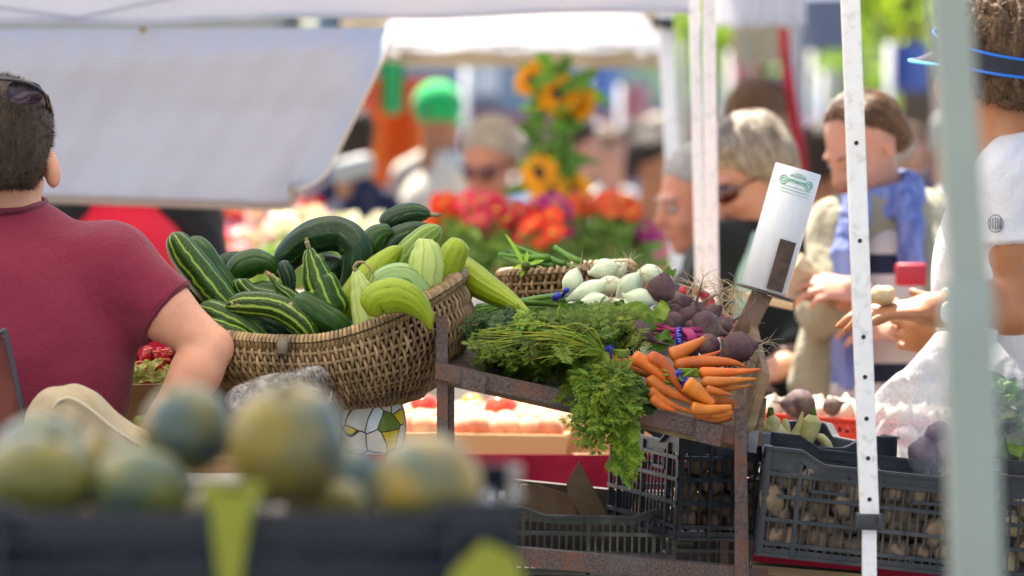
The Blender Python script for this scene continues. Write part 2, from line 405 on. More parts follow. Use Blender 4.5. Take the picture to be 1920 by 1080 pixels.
cuke([(722,535),(755,495),(790,455),(826,424)],30,'light',6.62,'pale green ribbed cucumber slanting up right behind the round pale one',9,.05,tip=.75,stem=False)
cuke([(632,610),(665,560),(705,508),(754,462)],31,'yellow',6.55,'yellow green furrowed cucumber slanting up right behind the white one',13,.04,tip=.6,stem=False)
cuke([(668,508),(676,540),(690,590),(706,650)],32,'pale',6.44,'whitish green teardrop cucumber with a curled stalk at the front rim',9,.02,prof='drop',stem=False)
ct=MB(); ct.tube(catmull([P(668,509,6.44),P(664,502,6.44),P(670,493,6.44),P(682,492,6.44),P(692,502,6.43),P(700,518,6.43),P(690,536,6.43)],24),[.004-.0034*i/24 for i in range(25)],6)
curl=ct.build('stem',stub_m,bpy.data.objects['cucumber.022'] if 'cucumber.022' in bpy.data.objects else None)
cuke([(798,448),(800,485),(798,525),(790,570)],33,'pale',6.5,'pale ribbed barrel shaped cucumber standing near the right end of the basket',9,.055,prof='melon',stem=False)
cuke([(700,560),(722,528),(760,522),(790,548),(796,580)],27,'mint',6.49,'mint green ribbed cucumber arched behind the drooping yellow green one',8,.05,stem=False,tip=.9)
cuke([(690,590),(712,560),(752,556),(790,580),(808,618)],34,'yellow',6.42,'yellow green cucumber arching over the front rim with a thin drooping tip',13,.04,stem=False,tip=.22)
cuke([(864,448),(852,475),(836,510),(815,550)],27,'yellow',6.56,'yellow green cucumber standing at the right end of the basket',11,.03,stem=False,tip=1.0)
cuke([(830,478),(862,505),(905,535),(955,565),(998,590)],29,'yellow',6.62,'long yellow green cucumber reaching out right over the carrot tops',13,.04,stem='end',tip=.18,n=44,ds=[.05,0,-.03,-.06,-.1])
cuke([(610,600),(640,575),(668,560)],26,'yellow',6.55,'yellow green cucumber half hidden between the striped bottle shape and the white one',stem=False)
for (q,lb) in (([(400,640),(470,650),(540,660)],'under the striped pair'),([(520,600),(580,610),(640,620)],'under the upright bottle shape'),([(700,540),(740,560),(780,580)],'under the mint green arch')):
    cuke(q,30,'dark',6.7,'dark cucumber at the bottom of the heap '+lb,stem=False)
# ================================================================== BASKET: willow strands woven over horizontal ribs
wk=M('willow',(.19,.125,.058),(.34,.24,.12),70,bump=.5,bdist=.001,rough=.55,stretch=(1,1,.35),c3=(.09,.055,.028),s3=18,tint=True)
def basket(name,cx,cz0,rx,ry,zr,depth,drop_x,label,strands,tilt=0,d=6.7,rimr=.010,seg=26,rib=8,sr=.0034):
    root=thing(name,(cx,d,cz0-depth),label,'basket')
    def Sf(u,v,off=0):
        a=2*PI*u; s=math.cos(v*PI/2)**.55 if v<1 else 0
        s=max(s,.0); z=zr(a)*(1-v)**1.2-depth*(math.sin(v*PI/2)**1.15)
        cxx=drop_x*v**1.5
        bul=1+.07*math.sin(PI*min(1,v*1.6))
        x=cxx+(rx*s*bul+off)*math.cos(a); y=(ry*s*bul+off)*math.sin(a)
        return Vector((cx+x,d+y,cz0+z+(-off*.6*v)))
    rb=MB()
    for k in range(1,rib+1):
        v=(k/(rib+1))*.93; rb.cur=(.8,.75,.7); rb.tube([Sf(j/72,v) for j in range(73)],.0032,6,cap=False)
    rb.build('ribs',wk,root)
    w=MB()
    for i in range(strands):
        u=i/strands; g=random.uniform(.62,1.25); w.cur=(g,g*random.uniform(.9,1),g*random.uniform(.8,1))
        path=[];rs=[]
        for j in range(seg*1+1):
            v=.02+j/seg*.95; ph=math.cos(v/.93*(rib+1)*PI)*(1 if i%2 else -1)
            uu=u+.35/strands*ph*.2+random.uniform(-.0004,.0004)
            path.append(Sf(uu,v,.0046*ph)); rs.append(sr*(1-.35*v))
        w.tube(path,rs,6,cap=False)
    w.build('weave',wk,root)
    r=MB(); n=strands
    r.cur=(.5,.45,.4); r.tube([Sf(j/80,0)+Vector((0,0,.004)) for j in range(81)],rimr*.8,8,cap=False)
    for i in range(n):                                  # wraps round the rim rod
        u=i/n; c=Sf(u,0)+Vector((0,0,.004)); a=2*PI*u; o=Vector((math.cos(a),math.sin(a),0)); tg=Vector((-math.sin(a)*rx,math.cos(a)*ry,0)).normalized()
        g=random.uniform(.65,1.3); r.cur=(g,g*.97,g*.9); q=[]
        for j in range(11):
            b=2*PI*j/10; rr=rimr*(1+random.uniform(-.04,.04)); q.append(c+o*math.cos(b)*rr+Vector((0,0,1))*math.sin(b)*rr+tg*(j/10-.5)*.007*1.2)
        r.tube(q,sr*1.12,5,cap=False)
    r.build('rim',wk,root); ln=MB()
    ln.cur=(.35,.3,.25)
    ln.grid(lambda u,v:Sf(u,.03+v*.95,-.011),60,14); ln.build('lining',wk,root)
    return root,Sf
bx=(598-960)/FP*6.66; bz=CH-(632-HY)/FP*6.66
def zr(a):
    c=math.cos(a); return .084*max(0,c)**1.7+.03*min(0,c)**2+.01*c
bk,BS=basket('wicker_basket',bx,bz,.224,.23,zr,.106,.065,'large oval willow basket with a wrapped rim, full of ribbed cucumbers',225,d=6.66,rib=8,sr=.0031)
kn=MB(); kn.tube([P(528,662,6.42),P(531,632,6.42)],[.0085,.008],10); kn.build('handle_stub',M('weathered_wood_dark',(.12,.09,.06),(.2,.16,.11),90,bump=.4),bk)
# small basket behind the onions
bk2,_=basket('wicker_basket',(1060-960)/FP*7.05,CH-(512-HY)/FP*7.05,.105,.09,lambda a:0.008*math.cos(a),.07,0,'small brown willow basket behind the white onions',60,d=7.05,rimr=.008,seg=16,rib=6)
# ================================================================== RUSTY RACK
rust=None
def rust_mat():
    t=NT('rusty_steel'); ob=t.coord('Object'); n1=t.noise(ob,22,6,.65); n2=t.noise(ob,260,4,.6); n3=t.noise(ob,7,3)
    col=t.mix(t.ramp(n2,.42,.6),(.055,.04,.038),(.13,.085,.07)); col=t.mix(t.ramp(n1,.5,.62,(0,0,0),(.85,.85,.85)),col,(.15,.062,.035))
    col=t.mix(t.ramp(n3,.56,.66,(0,0,0),(.6,.6,.6)),col,(.1,.11,.125)); col=t.mix(t.ramp(t.noise(ob,500,2),.66,.72,(0,0,0),(.6,.6,.6)),col,(.3,.26,.24))
    return t.bsdf(col,rough=.62,spec=.5,metal=.25,bump=n2,bstr=.35,bdist=.0008)
rust=rust_mat()
oldwood=M('weathered_board',(.1,.065,.035),(.2,.13,.065),30,bump=.6,bdist=.002,stretch=(.15,1,1),c3=(.34,.25,.12),s3=25,rough=.7)
F=6.47
rack=thing('display_rack',P(1110,1080,F+.2),'rusty angle steel display rack holding the tilted shelf of carrots and beets','rack')
def rp(name,fn,m=None):
    b=MB(); fn(b); return b.build(name,m or rust,rack,smooth=False)
t_=L(6,F)
def Lsec(b,a,c,w,dep,nrm=(0,1,0)):
    """angle iron: front face strip width w and a flange going back dep"""
    b.bar(a,c,w,.004,up=(0,1,0)) 
def plate(b,pts,d0,th):
    vs=[P(x,y,d0) for x,y in pts]+[P(x,y,d0)+Vector((0,th,0)) for x,y in pts]; n=len(pts)
    b.add(vs,[tuple(range(n))[::-1],tuple(range(n,2*n))]+[(i,(i+1)%n,n+(i+1)%n,n+i) for i in range(n)])
rp('post',lambda b:(plate(b,[(818,592),(839,592),(841,1085),(820,1085)],F,.004),plate(b,[(818,592),(821,592),(823,1085),(820,1085)],F+.004,.03)))
rp('post',lambda b:(plate(b,[(841,694),(851,697),(853,1085),(843,1085)],F+.02,.02)))
rp('post',lambda b:(plate(b,[(1377,740),(1399,741),(1404,1085),(1378,1085)],F-.018,.004),plate(b,[(1396,741),(1399,741),(1404,1085),(1401,1085)],F-.0135,.03)))
rp('front_rail',lambda b:(plate(b,[(816,678),(1400,806),(1404,840),(816,710)],F-.012,.004),plate(b,[(818,707),(1404,837),(1404,841),(818,711)],F-.008,.018)))
rp('rail_plate',lambda b:plate(b,[(869,692),(914,703),(908,738),(864,727)],F-.017,.004))
rp('rail_plate',lambda b:plate(b,[(1306,788),(1356,800),(1350,838),(1300,826)],F-.022,.004))
rp('lower_rail',lambda b:(plate(b,[(800,1012),(1440,1068),(1440,1100),(800,1048)],F+.004,.004),plate(b,[(800,1012),(1440,1068),(1440,1071),(800,1015)],F+.008,.03)))
rp('side_bracket',lambda b:(plate(b,[(1402,812),(1424,806),(1418,850),(1400,846)],F+.012,.03)),M('grey_steel_plate',(.16,.17,.19),(.22,.22,.23),60,bump=.2,metal=.4,rough=.5))
# tilted shelf: a board bed, ends and back
def SH(u,v,z=0):   # u 0..1 along the front rail, v 0..1 towards the back
    a=P(822,690,F+.012); b=P(1412,822,F+.012); p=a.lerp(b,u); bk_=Vector((0.0,.40,.085)); nrm=Vector((.22,-.2,.95)).normalized()
    return p+bk_*v+nrm*z
b=MB(); b.slab(lambda u,v:SH(u,v,-.012),6,6,.012,(0,0,-1)); b.build('shelf_board',oldwood,rack,smooth=False)
b=MB(); b.add([P(x,y,F+.007) for x,y in [(845,684),(1404,806),(1404,813),(845,690)]]+[P(x,y,F+.02) for x,y in [(845,684),(1404,806),(1404,813),(845,690)]],[(0,3,2,1),(4,5,6,7),(0,1,5,4),(1,2,6,5),(2,3,7,6),(3,0,4,7)]); b.build('shelf_lip',oldwood,rack,smooth=False)
b=MB(); e=[(1431,697),(1444,704),(1413,812),(1397,806)]
vs=[P(x,y,F+.015) for x,y in e]+[P(x,y,F+.015)+Vector((-.002,.38,.075)) for x,y in e]
b.add(vs,[(3,2,1,0),(4,5,6,7),(0,1,5,4),(1,2,6,5),(2,3,7,6),(3,0,4,7)]); b.build('end_board',oldwood,rack,smooth=False)
b=MB(); e=[(1424,745),(1438,748),(1428,835),(1412,840)]
plate(b,e,F+.03,.02); b.build('end_board_cleat',oldwood,rack,smooth=False)
b=MB(); b.bar(P(1408,1064,F+.03),P(1640,1084,F+.03),.05,.014,up=(0,0,1)); b.build('bottom_board',oldwood,rack,smooth=False)
# back legs of the rack
rp('post',lambda b:plate(b,[(838,640),(852,640),(852,1090),(838,1090)],F+.42,.004))
rp('post',lambda b:plate(b,[(1350,690),(1366,690),(1366,1090),(1350,1090)],F+.42,.004))
# ================================================================== CARROT BUNCHES
def frond(b,path,ln,dens=9,w=.022,g=1.0):
    """feathery leaf laid along path (list of Vector)"""
    n=len(path)-1; hue=random.uniform(.7,1.4)*g; b.cur=(hue*random.uniform(.85,1.25),hue,hue*random.uniform(.7,1.1))
    b.tube(path,[.0013*(1-.7*i/n) for i in range(n+1)],4,cap=False)
    up=Vector((random.uniform(-.4,.4),-.5,.7)).normalized()
    for k in range(dens):
        t=.25+.75*k/dens; i=min(int(t*n),n-1); p=path[i].lerp(path[i+1],t*n-i); T=(path[i+1]-path[i]).normalized()
        x=T.cross(up).normalized(); wl=w*(1-.65*max(0,t-.3)/.7)*random.uniform(.7,1.15)
        for sd in(-1,1):
            dr=(x*sd*.8+T*.75+up*random.uniform(-.25,.35)+Vector((0,0,-.15))).normalized(); 
            q=p+dr*wl; b.tube([p,q],[.0006,.0004],3,cap=False)
            m=4
            for j in range(m+1):
                s=.3+.7*j/m; c=p+dr*wl*s; l2=wl*.42*(1.1-.55*s)+.002; lx=dr.cross(up).normalized()
                for s2 in((-1,1) if j<m else (0,)):
                    ld=(dr*.75+lx*s2*.75+up*random.uniform(-.3,.3)).normalized(); sx=ld.cross(up).normalized()*.0012
                    b.add([c,c+ld*l2*.5+sx,c+ld*l2,c+ld*l2*.5-sx],[(0,1,2,3)])
            
def greens_mass(b,starts,ends,count,spread,zs,w=.022,dens=9,g=1.0,arch=.03):
    for i in range(count):
        a=Vector(starts(random.random())); e=Vector(ends(random.random()))
        j=lambda s:Vector((random.gauss(0,s),random.gauss(0,s),random.gauss(0,s*.5)))
        m=a.lerp(e,.5)+Vector((0,0,arch*random.uniform(.2,1.2)))+j(spread)
        frond(b,catmull([a+j(.004),m,e+j(spread)],7),.1,dens,w,g)
def carrot(b,pts,r,d,ds=None,tipr=.12,n=22,blunt=.75):
    pts=[P(x,y,d+(ds[i] if ds else 0)) for i,(x,y) in enumerate(pts)]; path=catmull(pts,n); R=L(r*.87,d); s=random.uniform(0,50); rs=[]
    for i in range(n+1):
        t=i/n; q=(1-(1-min(1,t/.10))**2)**.5*.45+.55*min(1,(t/.05)) if t<.1 else 1
        q*=(1-(1-tipr)*max(0,(t-.1)/.9)**(1.35 if blunt else 1.2)); q*=1+.07*mnoise.noise(Vector((s,i*.9,0)))
        rs.append(R*max(q,.05))
    g=random.uniform(.75,1.15); b.cur=(g,g*random.uniform(.8,1.25),g); b.tube(path,rs,16,uvs=True); g*=.5; b.cur=(g*1.3,g*1.5,g*2); hairs(b,path[int(n*.6)],Vector((0,-.4,.6)),3,.012,.0003,.9); return path
def hairs(b,p,dr,n,ln,r=.0004,sp=.5):
    for i in range(n):
        d=(dr+Vector([random.gauss(0,sp) for _ in range(3)])).normalized(); q=[p]
        for k in range(4): d=(d+Vector([random.gauss(0,.35) for _ in range(3)])).normalized(); q.append(q[-1]+d*ln/4)
        b.tube(q,[r,r*.8,r*.6,r*.4,r*.2],3,cap=False)
def bunch(label,base,carrots,band,d):
    root=thing('carrot_bunch',base,label,'carrots','bunches of carrots on the tilted shelf')
    for c in carrots:
        b=MB(); pa=carrot(b,*c[:3],**(c[3] if len(c)>3 else {}))
        if random.random()<.6: b.cur=(.9,1.2,1.3); hairs(b,pa[-1],(pa[-1]-pa[-3]).normalized(),2,.02)
        b.build('carrot',carrot_m,root)
    b=MB()
    for k in range(4):
        q=[P(band[0]+random.uniform(-2,2)+k*1.5,band[1],d-.012)+Vector((0,math.cos(a)*.011,math.sin(a)*.012)) for a in [i*2*PI/14 for i in range(15)]]
        b.tube(q,.0014,5,cap=False)
    for k in range(6): b.tube(catmull([P(band[0],band[1]-6,d-.025),P(band[0]+random.uniform(-14,14),band[1]-random.uniform(4,16),d-.03),P(band[0]+random.uniform(-12,12),band[1]-random.uniform(-2,10),d-.03)],6),.0013,4)
    b.build('rubber_band',band_m,root); return root
bA=bunch('front carrot bunch with its feathery leaves hanging over the rail, banded at the left',P(1200,700,6.5),[
 ([(1141,668),(1170,684),(1200,697),(1225,706)],12,6.50,dict(tipr=.5)),
 ([(1184,668),(1210,682),(1240,705),(1246,718)],17,6.47,dict(tipr=.25)),
 ([(1212,668),(1240,680),(1258,705),(1272,725),(1287,746)],16,6.47,dict(tipr=.1)),
 ([(1170,676),(1205,696),(1235,716)],13,6.51,dict(tipr=.4)),
 ([(1212,708),(1245,730),(1275,745),(1302,758)],14,6.46,dict(tipr=.25)),
 ([(1215,730),(1250,755),(1303,776)],13,6.455,dict(tipr=.2)),
 ([(1220,745),(1240,760),(1266,771)],11,6.45,dict(tipr=.3)),
 ([(1225,690),(1250,706),(1276,716)],14,6.5,dict(tipr=.3))],(1140,663),6.5)
bB=bunch('middle carrot bunch of short thick roots beside the beets',P(1300,690,6.55),[
 ([(1255,668),(1275,660),(1298,648),(1322,634)],18,6.53,dict(tipr=.3)),
 ([(1262,688),(1300,679),(1350,678),(1380,681),(1400,690)],15,6.52,dict(tipr=.1)),
 ([(1300,678),(1330,668),(1352,658)],10,6.56,dict(tipr=.2)),
 ([(1284,718),(1302,730),(1320,745),(1338,758)],19,6.45,dict(tipr=.45)),
 ([(1290,690),(1330,694),(1380,700)],12,6.55,dict(tipr=.3)),
 ([(1270,738),(1300,745),(1340,752)],14,6.5,dict(tipr=.4))],(1270,708),6.5)
bC=bunch('right carrot bunch of slim pointed roots lying against the end board',P(1370,730,6.5),[
 ([(1308,699),(1345,699),(1385,697),(1425,693)],13,6.50,dict(tipr=.2)),
 ([(1314,717),(1350,716),(1385,713),(1418,710)],13,6.48,dict(tipr=.15)),
 ([(1335,727),(1370,728),(1408,722)],9,6.49,dict(tipr=.1)),
 ([(1322,730),(1350,736),(1372,741)],10,6.46,dict(tipr=.2)),
 ([(1295,764),(1325,768),(1372,764)],14,6.44,dict(tipr=.45)),
 ([(1330,776),(1350,778),(1374,773)],9,6.45,dict(tipr=.5)),
 ([(1300,785),(1340,788),(1372,783)],11,6.47,dict(tipr=.5)),
 ([(1335,750),(1360,755),(1378,758)],13,6.5,dict(tipr=.6)),
 ([(1310,755),(1340,765),(1375,770)],13,6.53,dict(tipr=.6))],(1280,722),6.5)
# feathery tops
gb=MB()
def st(px,py,d,s=.01): return lambda r:P(px,py,d)+Vector((random.gauss(0,s),random.gauss(0,s),random.gauss(0,s*.6)))
def area(poly,d0,d1):
    def f(r):
        a,b,c,e=poly; u=random.random(); v=random.random()
        x=(a[0]*(1-u)+b[0]*u)*(1-v)+(e[0]*(1-u)+c[0]*u)*v; y=(a[1]*(1-u)+b[1]*u)*(1-v)+(e[1]*(1-u)+c[1]*u)*v
        return P(x,y,d0+(d1-d0)*(1-v)+random.uniform(-.015,.015))
    return f
# left field (towards the basket) lying on the shelf
greens_mass(gb,st(1135,668,6.52,.012),area([(900,620),(1120,610),(1110,690),(880,668)],6.62,6.5),120,.018,0,g=1.05,arch=.035)
greens_mass(gb,area([(1000,640),(1140,640),(1140,700),(1000,690)],6.6,6.5),area([(860,650),(1100,660),(1120,740),(900,690)],6.55,6.44),110,.02,0,g=1.0,arch=.02)
greens_mass(gb,area([(1090,690),(1165,705),(1195,745),(1110,730)],6.52,6.48),area([(1070,700),(1175,722),(1215,775),(1050,755)],6.46,6.43),90,.010,0,g=1.05,arch=.02)
greens_mass(gb,area([(1140,620),(1200,650),(1200,670),(1130,660)],6.62,6.55),area([(1060,590),(1180,600),(1210,650),(1060,640)],6.64,6.55),60,.015,0,g=1.3,arch=.03)
# bright clump spilling over the rail and the long hanging tassel
greens_mass(gb,area([(1090,705),(1170,725),(1195,755),(1100,735)],6.47,6.45),area([(1060,760),(1200,760),(1172,850),(1068,855)],6.42,6.41),70,.012,0,g=1.35,arch=.04)
for i in range(42):
    y0=random.uniform(760,850); x0=1175+random.gauss(0,10); l=random.uniform(40,75)
    frond(gb,catmull([P(x0,y0,6.43),P(x0+random.gauss(0,6),y0+l*.5,6.42),P(1178+random.gauss(0,8),min(914,y0+l),6.42)],6),.1,8,.013,1.45)
gb.build('leaves',frond_m,bA)
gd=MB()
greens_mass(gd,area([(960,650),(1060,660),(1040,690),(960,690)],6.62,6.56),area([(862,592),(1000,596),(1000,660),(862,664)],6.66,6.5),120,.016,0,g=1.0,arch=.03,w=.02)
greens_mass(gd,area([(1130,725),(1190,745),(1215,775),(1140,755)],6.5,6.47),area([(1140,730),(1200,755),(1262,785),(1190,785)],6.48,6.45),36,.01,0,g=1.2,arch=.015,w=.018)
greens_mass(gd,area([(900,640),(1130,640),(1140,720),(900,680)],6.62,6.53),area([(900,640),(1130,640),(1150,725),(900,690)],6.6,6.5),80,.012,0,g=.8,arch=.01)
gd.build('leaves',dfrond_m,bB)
sb=MB(); sb.cur=(2.6,2.0,2.2)
for i in range(60):
    sb.cur=(random.uniform(2,3.2),random.uniform(1.8,2.4),2); a=P(1140+random.uniform(-3,3),665+random.uniform(-6,8),6.475); e=P(random.uniform(880,1090),random.uniform(618,690),6.47+random.uniform(-.03,.05))
    sb.tube(catmull([a,a.lerp(e,.5)+Vector((0,-.02,random.uniform(.005,.03))),e],8),[.0017,.0016,.0015,.0014,.0012,.001,.0009,.0008,.0006],5)
for i in range(34):
    a=P(1270+random.uniform(-4,4),706+random.uniform(-8,18),6.485); e=P(random.uniform(1210,1310),random.uniform(690,735),6.48+random.uniform(-.03,.03)); sb.tube([a,e],.0014,5)
for (x,y) in ((1310,700),(1178,664)):
    for k in range(4): sb.tube([P(x,y+k*3-5,6.49),P(x-38,y+k*3-7,6.5)],.0032,6)
sb.build('stalks',frond_m,bA)
# fan of hanging strands where the long cucumber ends
hb=MB()
greens_mass(hb,st(995,590,6.5,.004),area([(960,600),(1010,600),(1015,670),(960,660)],6.5,6.48),26,.01,0,g=1.6,arch=.01,w=.012)
hb.build('leaves',frond_m,bC)
# ================================================================== BEETS
beet_m=M('beet_skin',(.05,.022,.03),(.10,.05,.055),40,bump=.5,bdist=.001,rough=.75,c3=(.17,.12,.085),s3=22,bscale=150)
stalk_m=leaf_m('beet_stalk',(.28,.008,.09),(.4,.02,.16),.15,.35)
bleaf_m=leaf_m('beet_leaf',(.1,.2,.02),(.17,.28,.04),.4,.45,40)
def beet(b,x,y,d,r,tail,tr=.22,sq=1.0):
    """round root with a tail following photo points"""
    c=P(x,y,d); R=L(r,d); tl=[P(a,e,d+q) for a,e,q in tail]; dr=(tl[0]-c).normalized()
    pts=[c-dr*R*.95,c-dr*R*.8,c-dr*R*.4,c,c+dr*R*.4,c+dr*R*.75,c+dr*R*1.0,c+dr*R*1.2]; rr=[.2,.6,.93,1,.93,.66,.36,tr]
    s=random.uniform(0,9); full=catmull([pts[-1]]+tl,10)[1:]; n=len(full)
    pa=pts+full; rs=[R*q for q in rr]+[R*tr*(1-.92*(i+1)/n) for i in range(n)]
    P2=[];R2=[]
    for i in range(len(pa)-1):
        for k in range(3): t=k/3; P2.append(pa[i].lerp(pa[i+1],t)); R2.append((rs[i]*(1-t)+rs[i+1]*t)*(1+.04*mnoise.noise(Vector((s,i+t,0)))))
    P2.append(pa[-1]); R2.append(rs[-1]); b.tube(P2,R2,22,uvs=True,lobes=2,lamp=.02); return P2
def beets(name,label,base,lst,group='beet bunches behind the carrots'):
    root=thing(name,base,label,'beets',group)
    for x,y,d,r,tail in lst:
        b=MB(); pa=beet(b,x,y,d,r,tail); b.build('beet',beet_m,root)
    return root
be1=beets('beet_bunch','beet bunch with a blue band and magenta stalks fanning left above the carrots',P(1250,640,6.65),[
 (1197,626,6.56,26,[(1235,642,0),(1262,648,-.01)]),
 (1322,612,6.66,30,[(1365,628,.0),(1380,640,.01)]),
 (1328,648,6.58,23,[(1345,672,0),(1372,686,0),(1402,700,.02)]),
 (1262,590,6.7,22,[(1240,570,.02)]),
 (1290,596,6.68,21,[(1305,570,.0),(1312,545,0),(1320,517,0)])])
be2=beets('beet_bunch','upper beet bunch beside the white onions with long curling tails',P(1260,560,6.75),[
 (1240,543,6.68,27,[(1246,520,0),(1236,512,-.01)]),
 (1272,570,6.72,22,[(1292,562,0),(1320,570,0)]),
 (1305,585,6.74,19,[(1322,566,0),(1345,552,0),(1352,570,0)]),
 (1262,606,6.64,22,[(1245,590,.02)]),
 (1356,610,6.72,17,[(1378,600,0),(1402,582,0),(1424,550,0)]),
 (1335,588,6.78,18,[(1352,575,0),(1350,592,0)]),
 (1300,618,6.66,20,[(1320,640,.02)])])
be3=beets('beet_bunch','beet pair at the right end of the shelf with a thick forked tail',P(1390,650,6.6),[
 (1384,651,6.56,31,[(1412,646,0),(1430,640,0),(1440,632,0)]),
 (1290,660,6.62,20,[(1300,680,.02)]),(1345,672,6.66,18,[(1362,690,.02)])])
hb_=MB(); hb_.cur=(1,1,1)
for a,e in (((1405,662),(1438,690)),((1418,655),(1450,628)),((1400,670),(1422,700)),((1420,640),(1492,628))):
    hairs(hb_,P(*a,6.56),(P(*e,6.56)-P(*a,6.56)).normalized(),3,.05,.0011,.25)
hb_.build('rootlets',M('root_hair',(.22,.17,.1),(.32,.26,.17),200),be3)
for (x,y) in ((1320,517),(1350,570),(1424,552),(1236,512)): hb_=MB(); hairs(hb_,P(x,y,6.7),Vector((.2,0,1)),3,.03,.0005,.7); hb_.build('rootlets',MATS['root_hair'],be2)
sk=MB(); sk.cur=(1,1,1)
for i in range(9):
    a=P(1275+random.uniform(-2,2),617+i*2.2,6.60); e=P(random.uniform(1150,1215),random.uniform(592,632),6.63)
    sk.tube(catmull([a,a.lerp(e,.5)+Vector((0,-.004,.004)),e],6),[.0028,.0027,.0026,.0024,.0022,.002,.0018],6)
    e=P(1315+random.uniform(-12,14),616+i*3,6.62); sk.tube([a,a.lerp(e,.5)+Vector((0,-.006,0)),e],[.0028,.003,.0036],6)
for i in range(7):
    sk.tube(catmull([P(1279+i*2.5,618,6.585),P(1292+i*2,632,6.57),P(1292+i*2.2,652,6.575)],6),[.0026,.0028,.003,.003,.003,.0034,.004],6)
sk.build('stalks',stalk_m,be1)
def leaf(b,base,tipp,wid,fold=.25,wave=.006,col=(1,1,1)):
    base=Vector(base); tipp=Vector(tipp); T=(tipp-base); Ln=T.length; T.normalize(); up=Vector((random.uniform(-.3,.3),-.8,.5)).normalized(); x=T.cross(up).normalized(); up=x.cross(T); b.cur=col
    ph=random.uniform(0,6)
    def fn(u,v):
        w_=wid*(math.sin(PI*min(1,.05+.95*v))**.7)*(1-.2*v); s=(u-.5)*2
        return base+T*Ln*v+x*s*w_+up*(abs(s)*w_*fold+wave*math.sin(9*v+ph+2*s)*abs(s)-.25*Ln*v*v)
    b.grid(fn,6,10)
lf=MB()
leaf(lf,P(1240,612,6.61),P(1165,566,6.6),.022,col=(1,1,.9)); leaf(lf,P(1225,606,6.6),P(1140,594,6.58),.018,col=(.7,.8,.8)); leaf(lf,P(1245,600,6.6),P(1236,560,6.62),.014,col=(1.2,1.1,.8))
leaf(lf,P(1262,640,6.6),P(1215,650,6.58),.012,col=(.7,.8,.6)); leaf(lf,P(1258,628,6.6),P(1228,634,6.58),.012,col=(.8,.9,.6)); leaf(lf,P(1180,612,6.6),P(1120,588,6.6),.017,col=(.5,.65,.6)); leaf(lf,P(1120,600,6.62),P(1050,572,6.6),.02,col=(.4,.6,.5))
for i in range(16): 
    x=random.uniform(1030,1200); y=random.uniform(570,606); leaf(lf,P(x,y,6.66),P(x-random.uniform(20,60),y-random.uniform(-10,18),6.64),.014,col=(.35,.5,.45))
lf.build('leaves',bleaf_m,be1); lf=MB(); leaf(lf,P(1245,520,6.7),P(1268,500,6.72),.01,col=(.6,.7,.5)); lf.build('leaves',bleaf_m,be2)
rb=MB(); rb.tube([P(1273+math.cos(a)*4,632+math.sin(a)*18,6.585)+Vector((0,math.cos(a)*.012,0)) for a in [i*2*PI/18 for i in range(19)]],.0033,6,cap=False,flat=.5)
rb.build('rubber_band',band_m,be1)
tx=MB()   # pale lettering strokes on the band
for i,y in enumerate((620,625,630,635,641)): tx.bar(P(1270,y,6.566),P(1277,y+(2 if i%2 else -1),6.566),.0009,.0006)
tx.build('band_print',M('band_ink',(.5,.55,.8),rough=.5),bpy.data.objects['rubber_band.003'] if 'rubber_band.003' in bpy.data.objects else be1)
# ================================================================== ONIONS
def onion_mat():
    t=NT('white_onion_skin'); uv=t.n('ShaderNodeTexCoord').outputs['UV']; sp=t.n('ShaderNodeSeparateXYZ'); t.l(uv,sp.inputs[0])
    cm=t.n('ShaderNodeCombineXYZ'); t.l(t.math('MULTIPLY',sp.outputs[0],26.),cm.inputs[0]); t.l(t.math('MULTIPLY',sp.outputs[1],9.),cm.inputs[1]); ln=t.noise(cm.outputs[0],1,3)
    col=t.mix(t.ramp(ln,.4,.62),(.62,.66,.48),(.5,.6,.45)); col=t.mix(t.ramp(t.noise(t.coord('Object'),30,3),.5,.7,(0,0,0),(.7,.7,.7)),col,(.36,.52,.42))
    a=t.n('ShaderNodeAttribute',attribute_name='tint'); col=t.mix(1.0,col,a.outputs['Color'],'MULTIPLY')
    return t.bsdf(col,rough=.28,sss=.25,sssr=.008,bump=ln,bstr=.15,bdist=.001,coat=.2)
onion_m=onion_mat(); root_m=M('onion_root',(.5,.4,.22),(.62,.52,.32),100); gstalk=leaf_m('onion_green_stalk',(.08,.2,.04),(.14,.3,.05),.2,.35,30)
def onions(label,base,lst,d):
    root=thing('onion_bunch',base,label,'onions','white onion bunches')
    for x,y,r,ang,ln,dd in lst:
        r*=.88; ln*=1.08
        # ang: photo direction in which the root end points (degrees, 0 right, 90 up)
        a=math.radians(ang); dr=Vector((math.cos(a),-.25,math.sin(a))).normalized(); c=P(x,y,dd); R=L(r,dd); l=L(ln,dd)
        pa=[];rs=[]
        for i in range(19):
            t=i/18; s=-1.0+2*t; pa.append(c+dr*(s*l)); rs.append(R*max(.12,(max(0,1-abs(s+.0)**2.4 if s>0 else 1-abs(s)**1.3)*.9+.1)))
        rs[0]=R*.3; b=MB(); g=random.uniform(.85,1.15); b.cur=(g,g,g*.97); b.tube(pa,rs,18,uvs=True,lobes=7,lamp=.012); o=b.build('onion',onion_m,root)
        h=MB(); h.cur=(.35,.22,.12); h.ell(c+dr*l*1.0,R*.16,nu=8,nv=5); h.cur=(1,1,1); hairs(h,c+dr*l,dr,18,.035,.0004,.75); h.build('rootlets',root_m,o)
    return root
on1=onions('white onion bunch tied with a dark blue band, left of the pile',P(1090,560,6.8),[
 (1072,532,22,70,30,6.72),(1100,546,20,25,40,6.68),(1112,566,20,10,30,6.66),(1132,506,24,15,28,6.78),(1085,570,17,200,26,6.72)],6.7)
